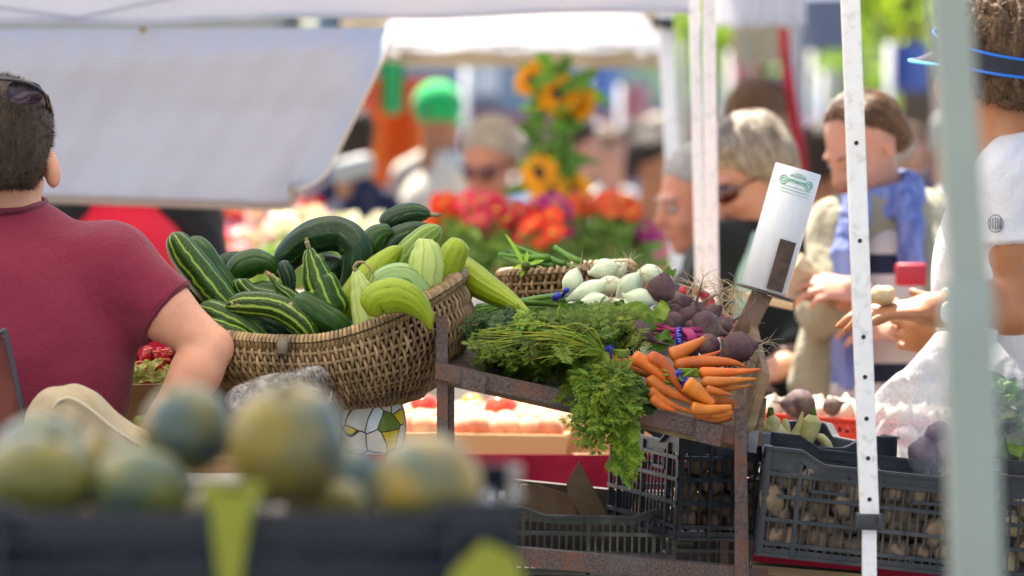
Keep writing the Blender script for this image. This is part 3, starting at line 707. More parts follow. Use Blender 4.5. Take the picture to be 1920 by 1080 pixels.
on2=onions('white onion bunch on the right of the pile, touching the beets',P(1180,550,6.8),[
 (1140,535,21,5,30,6.74),(1178,540,25,50,34,6.70),(1198,560,24,-10,30,6.68),(1216,514,22,5,26,6.78),(1165,575,18,-30,26,6.68),(1155,510,18,40,24,6.84)],6.7)
rn=MB()
for k in range(3): rn.tube(catmull([P(1038,562,6.69),P(1044,552,6.68),P(1052,558,6.69),P(1060,546,6.68)],8),.003,6)
rn.tube([P(1040,560,6.68),P(1048,552,6.675)],.006,7); rn.ell(P(1062,544,6.68),.005); rn.build('rubber_band',band_m,on1)
gs=MB()
for i in range(16):
    g=random.uniform(.7,1.4); gs.cur=(g,g,g*.8); a=P(1055+random.uniform(-8,40),560+random.uniform(-10,22),6.72); e=P(random.uniform(868,930),random.uniform(572,606),6.78)
    gs.tube(catmull([a,a.lerp(e,.5)+Vector((0,0,.008)),e],8),[.005]*9,8)
gs.build('stalks',gstalk,on1); gs=MB()
for (a,e,r) in (((1090,492),(1040,463),7),((1085,505),(1028,483),8),((1030,483),(935,478),7),((1040,500),(950,470),6),((1035,520),(990,490),7),((1000,500),(940,482),9),((1060,495),(965,462),6),((1075,512),(1000,490),6)):
    g=random.uniform(.7,1.3); gs.cur=(g,g,g*.7); gs.tube(catmull([P(*a,6.98),P((a[0]+e[0])/2,(a[1]+e[1])/2+2,7.0),P(*e,7.02)],6),[L(r,7)*(1-.3*i/6) for i in range(7)],8)
gs.build('stalks',gstalk,on2)
tf=MB(); tf.cur=(3,2,.7)
for a,e in (((982,497),(953,435)),((990,497),(1020,484)),((985,498),(960,500)),((986,495),(988,470)),((984,502),(975,520))): leaf(tf,P(*a,6.95),P(*e,6.95),.004,wave=.001,col=(2.4,1.9,.7))
tf.cur=(.6,.3,.15); tf.ell(P(986,500,6.95),.008); tf.build('dried_shoots',gstalk,on2)
# pale radish bunches further back
rd=thing('radish_bunch',P(1330,580,6.95),'pile of red radishes with tangled cream roots behind the beets','radishes')
for x,y,r in ((1345,585,13),(1362,600,11),(1375,612,12),(1388,618,11),(1330,568,12),(1358,625,10),(1392,636,12),(1310,548,11),(1322,556,10),(1282,545,10)):
    b=MB(); b.ell(P(x,y,6.98),(L(r,7),)*3,nz=.1,seed=x); b.build('radish',M('radish_skin',(.42,.012,.03),(.5,.05,.07),60,rough=.3),rd)
h=MB()
for i in range(60): hairs(h,P(random.uniform(1290,1385),random.uniform(530,620),6.96),Vector((random.gauss(0,1),-.3,random.gauss(0,.6))),3,.05,.0009,.8)
h.build('roots',root_m,rd)
# ================================================================== PLASTIC BAG ROLL ON ITS BRACKET
dR=6.8; ra=P(1432,543,dR); rb_=P(1497,316,dR)
roll=thing('bag_roll',ra,'thick white roll of plastic bags with green print standing tilted on a steel bracket','bag roll')
b=MB(); ax=(rb_-ra).normalized(); X,Y=frame(ax); R=.0378; Lr=(rb_-ra).length
b.tube([ra+ax*t for t in (0,.001,Lr*.5,Lr-.001,Lr)],[R*.97,R,R,R,R*.97],48)
b.build('roll',M('bag_film_roll',(.60,.62,.68),(.66,.68,.72),400,rough=.28,coat=.3,sss=.0,bump=.12,stretch=(1,1,.05)),roll)
core=MB(); core.tube([rb_-ax*.004,rb_+ax*.0012],[.014,.014],20); core.build('core',M('card_core',(.3,.22,.15)),roll)
gp=MB()
def onroll(s,a,off=.0006): return ra+ax*s+(X*math.cos(a)+Y*math.sin(a))*(R+off)
af=min([i*2*PI/360 for i in range(360)],key=lambda a:(X*math.cos(a)+Y*math.sin(a)).y)
sgn=1 if (onroll(.1,af+.3)-onroll(.1,af)).x>0 else -1
def arc(s0,a0,s1,a1,w): gp.tube([onroll(s0+(s1-s0)*t/6,af+sgn*(a0+(a1-a0)*t/6)) for t in range(7)],w,5)
for a0 in (-.55,.6):
    for rr in (.007,.0035): gp.tube([onroll(.178+math.sin(q)*rr,af+sgn*(a0+math.cos(q)*rr/R)) for q in [i*2*PI/16 for i in range(17)]],.0007,5)
arc(.181,-.35,.180,.42,.0011); arc(.178,-.35,.177,.42,.0007)
for k in range(13): arc(.1855,-.3+k*.055,.189+.001*(k%3),-.285+k*.055,.0005)
arc(.1925,-.15,.192,.2,.0005); arc(.170,-.6,.169,.75,.0004); arc(.165,-.6,.164,.75,.0004); arc(.160,-.6,.159,.75,.0003)
gp.build('print',M('green_ink',(.12,.5,.32),rough=.4),roll)
brk=thing('roll_bracket',P(1402,640,dR),'brown steel bracket and slanted post holding the white bag roll','bracket')
b=MB(); c=ra-ax*.003; b.tube([c-ax*.002,c+ax*.001],[.046,.046],30); b.build('base_plate',rust,brk)
b=MB(); q=-Vector((0,R+.004,0)); b.bar(ra+q+X*0+Vector((.014,0,0)),ra+q+ax*.082+Vector((.014,0,0)),.026,.003,up=(0,1,0)); b.build('upright_tab',M('dark_steel',(.05,.035,.03),(.1,.06,.045),60,metal=.5,rough=.4,bump=.2),brk,smooth=False)
b=MB(); b.bar(P(1378,655,dR),c-ax*.002,.033,.02,up=(0,1,0),bev=.002); b.build('post',M('bark_brown_post',(.12,.07,.045),(.2,.13,.085),40,bump=.8,stretch=(1,1,.2)),brk)
# ================================================================== TENT LEGS
wpnt=M('white_painted_steel',(.78,.79,.80),(.72,.73,.75),15,rough=.35,c3=(.6,.6,.6),s3=60,bump=.05)
hole_m=M('hole_dark',(.01,.01,.012))
def leg(label,a,b_,w,d,holes=(),nm='tent_leg',mat=None,w2=None,ridge=False,cat='tent leg'):
    pa,pb=P(*a,d),P(*b_,d); root=thing(nm,pb,label,cat); m=MB(); W=L(w,d)
    m.bar(pa,pb,W,W,up=(0,1,0),bev=W*.1); m.build('tube',mat or wpnt,root,smooth=False)
    if ridge:
        m=MB()
        for s in(-.3,.3): m.bar(pa+Vector((W*s,-W*.52,0)),pb+Vector((W*s,-W*.52,0)),W*.12,W*.1,up=(0,1,0))
        m.build('ridge',mat or wpnt,root,smooth=False)
    for h in holes:
        t=(h-a[1])/(b_[1]-a[1]); c=pa.lerp(pb,t)+Vector((0,-W*.5,0)); hm=MB(); ir=L(4.6,d)
        hm.lathe([(ir*1.25,-.0001),(ir*1.2,.0006),(ir,.0006),(ir*.9,-.0005)],c,16,Matrix.Rotation(PI/2,3,'X')); r=hm.build('hole_rim',mat or wpnt,root)
        hm=MB(); hm.lathe([(ir*.95,.0003),(0,.0003)],c,14,Matrix.Rotation(PI/2,3,'X')); hm.build('hole',hole_m,r)
    return root,pa,pb
tl,pa,pb=leg('white square tent leg with punched holes standing before the potato crate, upper section',(1589,-140),(1630,965),35,6.25,(268,451,631,706,784,858,935))
m=MB(); m.bar(pb.lerp(pa,.02)+Vector((0,.001,0)),P(1633,1600,6.25),L(26,6.25),L(26,6.25),up=(0,1,0)); m.build('lower_tube',wpnt,tl,smooth=False)
m=MB(); m.box(P(1629,977,6.25),(L(50,6.25),L(46,6.25),L(30,6.25)),Matrix.Rotation(math.radians(2),3,'Y'),.003); cl=m.build('clamp',M('black_plastic',(.02,.022,.027),(.035,.037,.042),200,rough=.35,bump=.1),tl)
m=MB(); m.box(P(1650,978,6.22),(L(6,6.25),.004,L(20,6.25)),None,.001); m.build('clamp_lever',MATS['black_plastic'],cl)
# near, strongly blurred leg with its wider lower sleeve
gpn=M('grey_green_painted_steel',(.38,.42,.35),(.34,.38,.32),8,rough=.5)
nl,pa,pb=leg('very near out of focus pale grey green tent leg at the right of the picture',(1767,-200),(1822,640),74,3.7,mat=gpn)
m=MB(); m.bar(P(1812,520,3.7),P(1850,1700,3.7),L(92,3.7),L(92,3.7),up=(0,1,0),bev=.003); m.build('lower_tube',gpn,nl)
# ================================================================== PLASTIC CRATES
crm=M('black_crate_plastic',(.010,.014,.02),(.02,.026,.034),40,rough=.42,bump=.25,bdist=.001,bscale=300,c3=(.05,.055,.06),s3=9)
def crate(label,corner,W,D,H,yaw=0,roll=0,mat=crm,nv=26,rows=(.12,.34,.56,.76),solid_end=True,nm='plastic_crate',pitch=0,handle=True,cat='crate',group=None):
    root=bpy.data.objects.new(nm,None); COL.objects.link(root); root.location=corner; root.rotation_euler=(pitch,roll,yaw); tag(root,label,cat,group)
    th=.004
    def wall(name,org,U,ln,nv,inward):
        """lattice wall from org along U"""
        b=MB(); U=Vector(U); Z=Vector((0,0,1)); I=Vector(inward); org=Vector(org)
        def strip(u0,u1,z0,z1,o=0,t=th,dz0=0,dz1=0):
            a=org+U*u0+Z*z0; c=[org+U*u0+Z*z0,org+U*u1+Z*(z0+dz0),org+U*u1+Z*(z1+dz1),org+U*u0+Z*z1]
            vs=[q+I*o for q in c]+[q+I*(o+t) for q in c]; b.add(vs,[(0,1,2,3),(7,6,5,4),(0,4,5,1),(1,5,6,2),(2,6,7,3),(3,7,4,0)])
        e=.052 if ln>.3 else .035
        tp=H
        # top outline: high corners, sloping to a lower middle
        def top(u):
            if not handle: return H*.93
            q=min(u,ln-u); return H if q<e else (H-(q-e)/.035*H*.115 if q<e+.035 else H*.885)
        n=40
        for i in range(n):
            u0,u1=ln*i/n,ln*(i+1)/n; z=top(u0);z2=top(u1); strip(u0,u1,z-H*.115,z-.0,0,th,z2-z,z2-z); strip(u0,u1,z-.003,z+.0012,-.006,.012,z2-z,z2-z)
        for zf in rows: strip(0,ln,H*zf-.003,H*zf+.003,-.0035,th+.004)
        strip(0,ln,0,H*.075,0,th); strip(0,ln,-.001,.004,-.004,.01)
        for i in range(nv+1):
            u=ln*i/nv; w_=.0016 if i%1==0 else .003; strip(max(0,u-w_),min(ln,u+w_),H*.07,top(min(max(u,0),ln))-H*.1,.001,th-.001)
        for u in (e,ln-e,ln*.5): strip(u-.003,u+.003,0,H*.88,-.004,th+.004)
        for u in (.0,ln-.007): strip(u,u+.007,0,H,-.002,th+.004)
        # slotted corner panels and hand slot frame
        for u in (.006,ln-e-.002):
            strip(u,u+e-.006,H*.80,H*.885,.0005,th)
        for u in (ln*.28,ln*.72):
            if ln>.3:
                strip(u-.03,u+.03,H*.62,H*.65,-.002,th+.002); strip(u-.03,u-.026,H*.62,H*.8,-.002,th+.002); strip(u+.026,u+.03,H*.62,H*.8,-.002,th+.002); strip(u-.03,u+.03,H*.78,H*.8,-.002,th+.002)
        b.build(name,mat,root,smooth=False,loc=(0,0,0))
    wall('side_wall',(0,0,0),(1,0,0),W,nv,(0,1,0)); wall('side_wall',(0,D,0),(1,0,0),W,nv,(0,-1,0))
    wall('end_wall',(0,0,0),(0,1,0),D,int(nv*D/W),(1,0,0)); wall('end_wall',(W,0,0),(0,1,0),D,int(nv*D/W),(-1,0,0))
    b=MB(); b.box((W/2,D/2,.006),(W-.01,D-.01,.004)); b.build('base',mat,root,smooth=False,loc=(0,0,0))
    return root
R5=math.radians(5.8)
ds0=M('shade_backing',(.03,.022,.02),(.05,.04,.03),30)  # dark panel colour standing in for the shade inside crates
cr1=crate('black lattice crate full of potatoes directly behind the punched tent leg',P(1420,1040,6.42),.345,.30,.163,yaw=math.radians(-3),roll=R5,nv=28)
cr2=crate('black lattice crate holding potatoes between the rusty middle post and the carrot shelf',P(1268,1012,6.66),.36,.36,.168,yaw=math.radians(16),roll=math.radians(2.5),nv=20)
cr3=crate('dusty grey green crate low under the rack holding torn cardboard',P(938,1075,6.78),.278,.34,.105,yaw=0,roll=math.radians(1),mat=M('dusty_crate_plastic',(.035,.04,.036),(.06,.065,.055),30,rough=.6,c3=(.15,.15,.12),s3=10),nv=24,rows=(.3,.62))
cr7=crate('added dark crate filling the shaded gap under the crimson cloth',P(915,1130,7.3),.45,.3,.17,roll=math.radians(1),nv=30)  # added crate, kept dark to stand in for shadow below the cloth
b=MB(); b.box((.225,.012,.085),(.43,.003,.15)); b.build('dark_backing',ds0,cr7,smooth=False,loc=(0,0,0))  # dark panel in place of the shade behind this lattice
b=MB(); b.box((.139,.30,.05),(.26,.004,.09)); b.build('dark_backing',ds0,cr3,smooth=False,loc=(0,0,0))  # dark back panel imitates the shade within the low crate
cr4=crate('black lattice crate of pale potatoes at the right edge behind the near leg',P(1868,1098,6.5),.36,.3,.168,yaw=math.radians(-4),roll=math.radians(4),nv=26)
cr5=crate('black crate with raised handles standing just behind the front potato crate',P(1448,975,6.86),.33,.3,.12,yaw=math.radians(-4),roll=math.radians(4.5),nv=20)
redm=M('red_crate_plastic',(.55,.03,.012),(.62,.05,.02),50,rough=.4)
cr6=crate('red lattice crate behind the parsnips full of small pale turnips',P(1435,865,7.5),.45,.3,.09,roll=math.radians(4),mat=redm,nv=34,rows=(.3,.6),nm='plastic_crate',handle=False)
# potatoes
pot_m=M('potato_skin',(.11,.07,.04),(.19,.13,.075),25,rough=.75,bump=.35,bscale=180,c3=(.11,.08,.05),s3=45)
pm=MB(); pm.ell((0,0,0),(.026,.019,.018),nu=26,nv=18,nz=.14,seed=3); pot=pm.build('potato',pot_m,loc=(0,0,0))
pm=MB(); pm.ell((0,0,0),(.021,.019,.017),nu=26,nv=18,nz=.16,seed=9); pot2=pm.build('potato',pot_m,loc=(0,0,0))
first={}
def fill(cr,W,D,H0,nx,ny,nz,label,group,pr=(pot,pot2),sc=1,jit=.006,fx=.02):
    Mx=Matrix.LocRotScale(cr.location,cr.rotation_euler,None)
    for k in range(nz):
        for j in range(ny):
            for i in range(nx):
                src=random.choice(pr); p=Vector((fx+(W-2*fx)*(i+.5*(k%2))/(nx-.5),.022+j*.034,.028+k*.029))+Vector([random.uniform(-jit,jit) for _ in range(3)])
                if src.name in first: o=src.copy(); COL.objects.link(o)
                else: o=src; first[src.name]=1
                o.location=Mx@p; o.rotation_euler=[random.uniform(0,6) for _ in range(3)]; s=sc*random.uniform(.8,1.12); o.scale=(s,s,s)
                tag(o,label,'potato',group)
fill(cr1,.345,.3,0,10,2,4,'brown potato heaped in the black lattice crate behind the punched tent leg','potatoes in the front black crate')
fill(cr2,.36,.36,0,8,2,4,'brown potato in the black crate beside the rusty middle post','potatoes in the crate under the shelf')
pm=MB(); pm.ell((0,0,0),(.02,.019,.018),nu=16,nv=10,nz=.2,seed=5); pt3=pm.build('potato',M('pale_potato_skin',(.45,.33,.17),(.6,.46,.27),40,rough=.7,bump=.2),loc=(0,0,0))
fill(cr4,.36,.3,0,8,2,4,'pale yellow potato in the crate at the right edge','pale potatoes at the right edge',pr=(pt3,))
pm=MB(); pm.lathe([(.001,.03),(.006,.022),(.016,.014),(.022,0),(.019,-.012),(.008,-.018),(.001,-.028)],n=16); tn=pm.build('turnip',M('turnip_skin',(.66,.58,.42),(.72,.66,.52),40,rough=.45,c3=(.35,.2,.16),s3=25),loc=(0,0,0))
k=0
for j in range(3):
    for i in range(13):
        o=tn if k==0 else dup(tn); k+=1; o.location=P(1452+i*27+random.uniform(-4,4),770+i*2.2-j*5+random.uniform(-5,4),7.55+j*.05); o.rotation_euler=[random.uniform(-.8,.8) for _ in range(3)]; tag(o,'small pale turnip heaped in the red crate','turnip','turnips in the red crate')
b=MB(); beet(b,1500,760,7.35,31,[(1465,756,0),(1445,752,0)],.2); o=b.build('beet',beet_m,loc=P(1500,760,7.35)); tag(o,'large single dusty beet lying on top of the red crate','beet')
b=MB(); beet(b,1560,762,7.5,18,[(1590,752,0)],.2); o=b.build('beet',beet_m,loc=P(1560,762,7.5)); tag(o,'small beet root lying among the turnips right of the large beet','beet')
# parsnips
par_m=M('parsnip_skin',(.55,.45,.18),(.66,.56,.28),40,rough=.55,bump=.3,bscale=200,c3=(.3,.34,.08),s3=14)
for i,(q,r,lb) in enumerate((([(1445,778),(1450,800),(1452,830)],15,'cream parsnip with a greenish crown nearest the shelf end'),([(1425,800),(1450,805),(1480,818)],14,'stubby cream parsnip lying flat by the shelf end'),([(1472,785),(1474,805),(1478,830)],8,'thinnest parsnip standing upright in the middle of the group'),([(1505,772),(1498,800),(1486,830)],13,'pointed parsnip leaning between the thin one and the green topped one'),([(1524,778),(1520,800),(1508,836)],18,'fat parsnip with a bright green crown'),([(1530,815),(1545,825),(1560,845)],8,'small parsnip tip low beside the fat one'))):
    b=MB(); pa=catmull([P(x,y,6.78) for x,y in q],14); rr=L(r,6.8); b.tube(pa,[rr*(.45+.55*min(1,j/4))*(1 if j<11 else 1-.1*(j-10)) if i!=3 else rr*(.12+.88*j/14) for j in range(15)],16,uvs=True)
    o=b.build('parsnip',par_m,loc=pa[0]); tag(o,lb,'parsnip','parsnips behind the black crates')
    if i in (0,4):
        s=MB(); s.cur=(1,1,1); s.tube([pa[0]+Vector((0,0,.012)),pa[0]-Vector((0,0,.004))],[.004,.007],8); s.build('crown',frond_m,o)
# cardboard under the rack
card=M('cardboard',(.24,.15,.085),(.30,.195,.115),40,rough=.85,bump=.15)
def sheet(name,pts,label,cat,mat=card,th=.004,group=None):
    b=MB(); c=[P(x,y,d) for x,y,d in pts]; n=len(c); v=Vector((0,th,0)); b.add(c+[q+v for q in c],[tuple(range(n))[::-1],tuple(range(n,2*n))]+[(i,(i+1)%n,n+(i+1)%n,n+i) for i in range(n)])
    o=b.build(name,mat,smooth=False,loc=c[0]); return tag(o,label,cat,group)
sheet('cardboard_flap',[(1086,864,6.84),(1062,905,6.84),(1064,925,6.85),(1100,985,6.9),(1148,985,6.9),(1118,925,6.86)],'tall pointed torn cardboard flap sticking up from the low crate','cardboard')
sheet('cardboard_flap',[(968,938,6.9),(976,908,6.9),(1010,910,6.92),(1075,930,6.95),(1085,985,6.95),(968,975,6.9)],'folded cardboard flap with a pale edge at the left of the low crate','cardboard')
sheet('cardboard_flap',[(1212,920,6.95),(1190,940,6.95),(1165,985,6.9),(1255,985,6.9),(1232,940,6.92)],'cardboard piece at the right end of the low crate','cardboard')
ds=M('dark_slat',(.05,.035,.028),(.09,.07,.055),40,rough=.6)
for (a,e,w_,lb) in (((925,906),(1260,940),26,'upper dark shelf bar crossing behind the cardboard'),((920,950),(1125,962),30,'lower dark bar lying over the low crate')):
    b=MB(); b.bar(P(*a,7.02),P(*e,7.02),.02,L(w_,7),up=(0,1,0)); o=b.build('shelf_bar',ds,loc=P(*a,7.02),smooth=False); tag(o,lb,'bar')
sheet('paper_scrap',[(1220,926,7.0),(1232,928,7.0),(1240,955,7.0),(1228,948,7.0)],'crumpled white plastic scrap behind the low crate','scrap',mat=M('white_plastic',(.75,.78,.8),(.65,.7,.75),60,rough=.3))
# ================================================================== MELONS AND THE NEAR CRATE
def melon_mat():
    t=NT('melon_rind'); ob=t.coord('Object'); n=t.noise(ob,9,5,.65); f=t.noise(ob,260,3)
    col=t.mix(t.ramp(n,.36,.58),(.045,.11,.13),(.36,.24,.022)); col=t.mix(t.ramp(t.noise(ob,14,4),.5,.75,(0,0,0),(.8,.8,.8)),col,(.20,.18,.03)); col=t.mix(t.ramp(f,.5,.7,(0,0,0),(.2,.2,.2)),col,(.4,.33,.15))  # blue green patches put the skylight sheen into the rind colour
    gm=t.n('ShaderNodeAttribute',attribute_name='tint'); col=t.mix(1.0,col,gm.outputs['Color'],'MULTIPLY')
    return t.bsdf(col,rough=.42,bump=f,bstr=.3,bdist=.002,coat=.1,spec=.5)
mel=melon_mat()
for i,(x,y,rx,ry,d,lb) in enumerate(((70,900,108,88,4.15,'greenish yellow melon at the bottom left corner of the near crate'),(75,865,95,88,4.3,'melon with painted blue skylight tint behind the bottom left one'),(262,920,100,82,4.15,'flattened melon second from the left in the front row'),(352,805,88,85,4.22,'dark melon on top of the heap, left of the largest'),(540,830,112,112,4.15,'largest melon on top in the middle of the near heap'),(612,940,74,46,4.2,'low yellow melon between the two big ones'),(800,910,112,96,4.1,'golden melon at the right end of the near crate'),(655,900,66,62,4.36,'pale melon behind the golden one'),(420,965,80,60,4.25,'shaded melon under the green tag'),(190,870,70,60,4.4,'melon with painted blue skylight sheen deep between the left ones'))):
    d*=.87
    b=MB(); c=P(x,y,d); r=(L(rx,d),L((rx+ry)/2,d),L(ry,d)); g=(1,1,1) if i not in (1,7) else (.5,.8,1.1)  # bluer tint strengthens the painted skylight on two melons
    if i in (3,0): g=(.75,.85,.9)
    if i==6: g=(1.35,1.2,.9)
    if i==2: g=(.8,.95,.7)
    b.cur=g; b.ell(c,r,nu=32,nv=22,nz=.03,seed=i); o=b.build('melon',mel,loc=c); tag(o,lb,'melon','melons heaped in the near crate'); o.rotation_euler=(0,0,i*1.3)
    s=MB(); s.tube([c+Vector((.3*r[0],-.2*r[1],r[2]*.94)),c+Vector((.32*r[0],-.2*r[1],r[2]*1.04))],[.007,.004],8); s.build('stalk',stub_m,o)
ncm=M('near_crate_plastic',(.006,.010,.02),(.012,.018,.03),20,rough=.45)
nc=crate('dark navy crate in the foreground filled with melons',P(-120,1238,3.5),.475,.35,.131,mat=ncm,nv=30)
b=MB(); b.box((.2375,.006,.078),(.46,.003,.088)); b.build('dark_backing',ncm,nc,loc=(0,0,0))
tagm=M('yellow_green_tag',(.28,.29,.008),(.34,.33,.012),30,rough=.4)
for (pl,lb) in (([(372,905),(500,905),(470,965),(452,1075),(450,1130),(412,1130),(408,1075),(395,965)],'yellow green folded ribbon hanging over the front of the near crate'),([(905,1015),(965,1040),(1000,1130),(820,1130),(850,1070)],'yellow green ribbon at the bottom beside the crate corner')):
    b=MB(); n=len(pl); f=[P(x,y,3.46) for x,y in pl]; bk_=[q+Vector((0,.003,0)) for q in f]; b.add(f+bk_,[tuple(range(n))[::-1],tuple(range(n,2*n))]+[(i,(i+1)%n,n+(i+1)%n,n+i) for i in range(n)]); o=b.build('ribbon',tagm,loc=f[0],smooth=False); tag(o,lb,'ribbon')
b=MB(); b.box(P(440,918,3.47),(L(70,3.5),.02,L(26,3.5)),None,.004); o=b.build('ribbon_knot',M('pale_film',(.6,.62,.6)),bpy.data.objects['ribbon'])
b=MB(); b.ell(P(915,945,3.53),(L(12,3.5),.008,L(22,3.5)),nz=.3); o=b.build('price_sticker',M('white_plastic2',(.75,.75,.78)),loc=P(915,945,3.53)); tag(o,'small crumpled white tag at the right corner of the near crate','tag')
# ================================================================== BAGS
def film(name,base,alpha,rough=.12,tr=.5):
    t=NT(name); ob=t.coord('Object'); n=t.noise(ob,14,5,.7,.8); a=t.ramp(n,.35,.7,(alpha*.5,)*3,(min(1,alpha*1.7),)*3)
    m=t.bsdf(base,rough=rough,spec=.9,transl=tr,bump=n,bstr=.5,bdist=.012,alpha=None)
    o=t.out.inputs[0].links[0].from_socket; tp=t.n('ShaderNodeBsdfTransparent'); x=t.n('ShaderNodeMixShader'); t.l(a,x.inputs[0]); t.l(tp.outputs[0],x.inputs[1]); t.l(o,x.inputs[2]); t.l(x.outputs[0],t.out.inputs[0]); return m
def gfilm(name):
    t=NT(name); ob=t.coord('Object'); n=t.noise(ob,26,5,.65,1.2); u=t.n('ShaderNodeBump'); u.inputs['Strength'].default_value=1; u.inputs['Distance'].default_value=.02; t.l(n,u.inputs['Height'])
    g=t.n('ShaderNodeBsdfGlossy'); g.inputs['Roughness'].default_value=.12; g.inputs[0].default_value=(.9,.93,1,1); t.l(u.outputs[0],g.inputs['Normal']); tp=t.n('ShaderNodeBsdfTransparent'); tp.inputs[0].default_value=(.93,.94,.96,1); x=t.n('ShaderNodeMixShader')
    t.l(t.ramp(n,.4,.66,(.03,.03,.03),(.42,.42,.42)),x.inputs[0]); t.l(tp.outputs[0],x.inputs[1]); t.l(g.outputs[0],x.inputs[2]); t.l(x.outputs[0],t.out.inputs[0]); return t.m
fw=film('thin_white_bag_film',(.80,.80,.83),.42); fc=film('clear_bag_film',(.72,.75,.8),.26)
def bag(label,prims,mat,seed,amp=.0045,nm='plastic_bag'):
    o=sdf(prims,.0055,nm,mat,loc=Vector(prims[0]['c'])-Vector((0,0,prims[0]['r'][2])),disp=wrinkle(amp,[(30,1),(60,.6),(110,.35),(150,.2)],seed)); return tag(o,label,'plastic bag')
def pe(x,y,d,rx,ry,rz,k=.04,R=None): return E(P(x,y,d),(L(rx,d),ry,L(rz,d)),R,k)
bag('bright white half clear bag slumped over the crates beside the near leg',[pe(1700,830,6.95,75,.06,62),C(P(1705,790,6.95),P(1768,640,6.98),L(70,7),L(22,7),.05),pe(1690,770,6.95,45,.05,50)],fw,1)
bag('clear bag of purple vegetables lying before the white bag on the crate',[pe(1775,830,6.72,88,.075,75),C(P(1775,790,6.72),P(1760,690,6.75),L(70,6.7),L(40,6.7),.05)],fc,2)
bag('tall clear bag with a twisted top holding mixed greens at the right edge',[pe(1880,800,6.95,75,.08,100),C(P(1870,740,6.95),P(1842,628,6.95),L(60,7),L(14,7),.05),E(P(1848,626,6.95),(.02,.02,.012),None,.01)],fc,3)
b=MB()
def cl(col,x0,x1,y0,y1,d,n,s,name,label,cat,mat):
    b=MB()
    for i in range(n):
        g=random.choice(col); b.cur=g; x=random.uniform(x0,x1); y=random.uniform(y0,y1); a=P(x,y,d+random.uniform(-.04,.04)); leaf(b,a,a+Vector([random.gauss(0,s) for _ in range(3)]),s*.6,wave=.008,col=g)
    o=b.build(name,mat,loc=P((x0+x1)/2,y1,d)); return tag(o,label,cat)
lfm=leaf_m('salad_leaf',(.12,.2,.08),(.22,.28,.14),.3)
cl([(.5,1,.25),(.15,.45,.2),(.2,.2,.35),(.9,1,.35),(.1,.25,.15)],1835,1945,735,880,6.95,150,.03,'salad_greens','mixed green and purple leaves packed inside the tall clear bag','greens',lfm)
pv=thing('purple_cabbage',P(1750,870,6.72),'dark purple vegetables inside the clear bag on the crate','vegetables')
for i,(x,y,r) in enumerate(((1735,850,32),(1775,845,34),(1815,850,30),(1760,815,26))):
    b=MB(); b.ell(P(x,y,6.72),L(r,6.7),nz=.2,seed=i); b.build('head',M('purple_skin',(.06,.015,.05),(.12,.04,.08),30,rough=.3),pv)
b=MB(); b.box((0,0,0),(.3,.25,.01)); 
# table under the bags and crates on the right
tbl=M('rough_table_boards',(.16,.11,.07),(.24,.18,.12),25,stretch=(.1,1,1),bump=.4)
# clear bag on the wooden crate in front of the basket
bag('crumpled clear bag in front of the wicker basket above the melons',[pe(545,745,6.38,70,.03,46),pe(590,715,6.36,30,.02,30),pe(470,750,6.38,50,.025,30)],gfilm('crackly_clear_film'),5,.004)
# ================================================================== PEOPLE
def skin_mat(name,c,c2,sss=.25):
    t=NT(name); ob=t.coord('Object'); col=t.mix(t.ramp(t.noise(ob,12,5,.6),.35,.68),c,c2); col=t.mix(t.ramp(t.noise(ob,120,4),.55,.75,(0,0,0),(.35,.35,.35)),col,[x*.75 for x in c])
    return t.bsdf(col,rough=.5,sss=sss,sssr=.012,bump=t.noise(ob,350,4),bstr=.2,bdist=.0006)
sk_l=skin_mat('skin_fair',(.50,.235,.15),(.58,.30,.20)); sk_t=skin_mat('skin_tanned',(.33,.135,.06),(.42,.18,.08)); sk_r=skin_mat('skin_ruddy',(.46,.17,.10),(.54,.23,.14))
def cloth(name,c,c2=None,b=.5,wv=900,tr=0,rough=.85,fold=9):
    if name in MATS: return MATS[name]
    t=NT(name); ob=t.coord('Object'); n=t.noise(ob,fold,5,.6,.6); w=t.noise(ob,wv,2)
    col=t.mix(t.ramp(w,.3,.7),c,c2 or [x*.8 for x in c]); bp=t.math('ADD',t.math('MULTIPLY',n,1.0),t.math('MULTIPLY',w,.03))
    MATS[name]=t.bsdf(col,rough=rough,sheen=.15,bump=bp,bstr=b,bdist=.03,transl=tr,spec=.2); return MATS[name]
def hair_mat(name,c,c2):
    t=NT(name); ob=t.coord('Object',(60,60,14)); n=t.noise(ob,1.6,5,.6,1.2)
    return t.bsdf(t.mix(t.ramp(n,.35,.65),c,c2),rough=.5,bump=n,bstr=.8,bdist=.01,spec=.25)
h_dk=hair_mat('hair_dark_brown',(.018,.011,.007),(.045,.028,.017)); h_gr=hair_mat('hair_ash_blonde_grey',(.24,.19,.14),(.5,.43,.34)); h_br=hair_mat('hair_brown',(.055,.026,.012),(.17,.085,.04)); h_si=hair_mat('hair_silver',(.22,.21,.2),(.42,.4,.38)); h_cu=hair_mat('hair_curly_brown',(.07,.04,.02),(.19,.12,.07))
hs_br=M('hair_strand_brown',(.22,.12,.06),(.07,.035,.018),30,rough=.35,tint=True); hs_gr=M('hair_strand_blonde',(.5,.43,.33),(.22,.17,.12),30,rough=.35,tint=True)
def RM(yaw=0,pitch=0,roll=0): return np.array((Matrix.Rotation(yaw,3,'Z')@Matrix.Rotation(pitch,3,'X')@Matrix.Rotation(roll,3,'Y')))
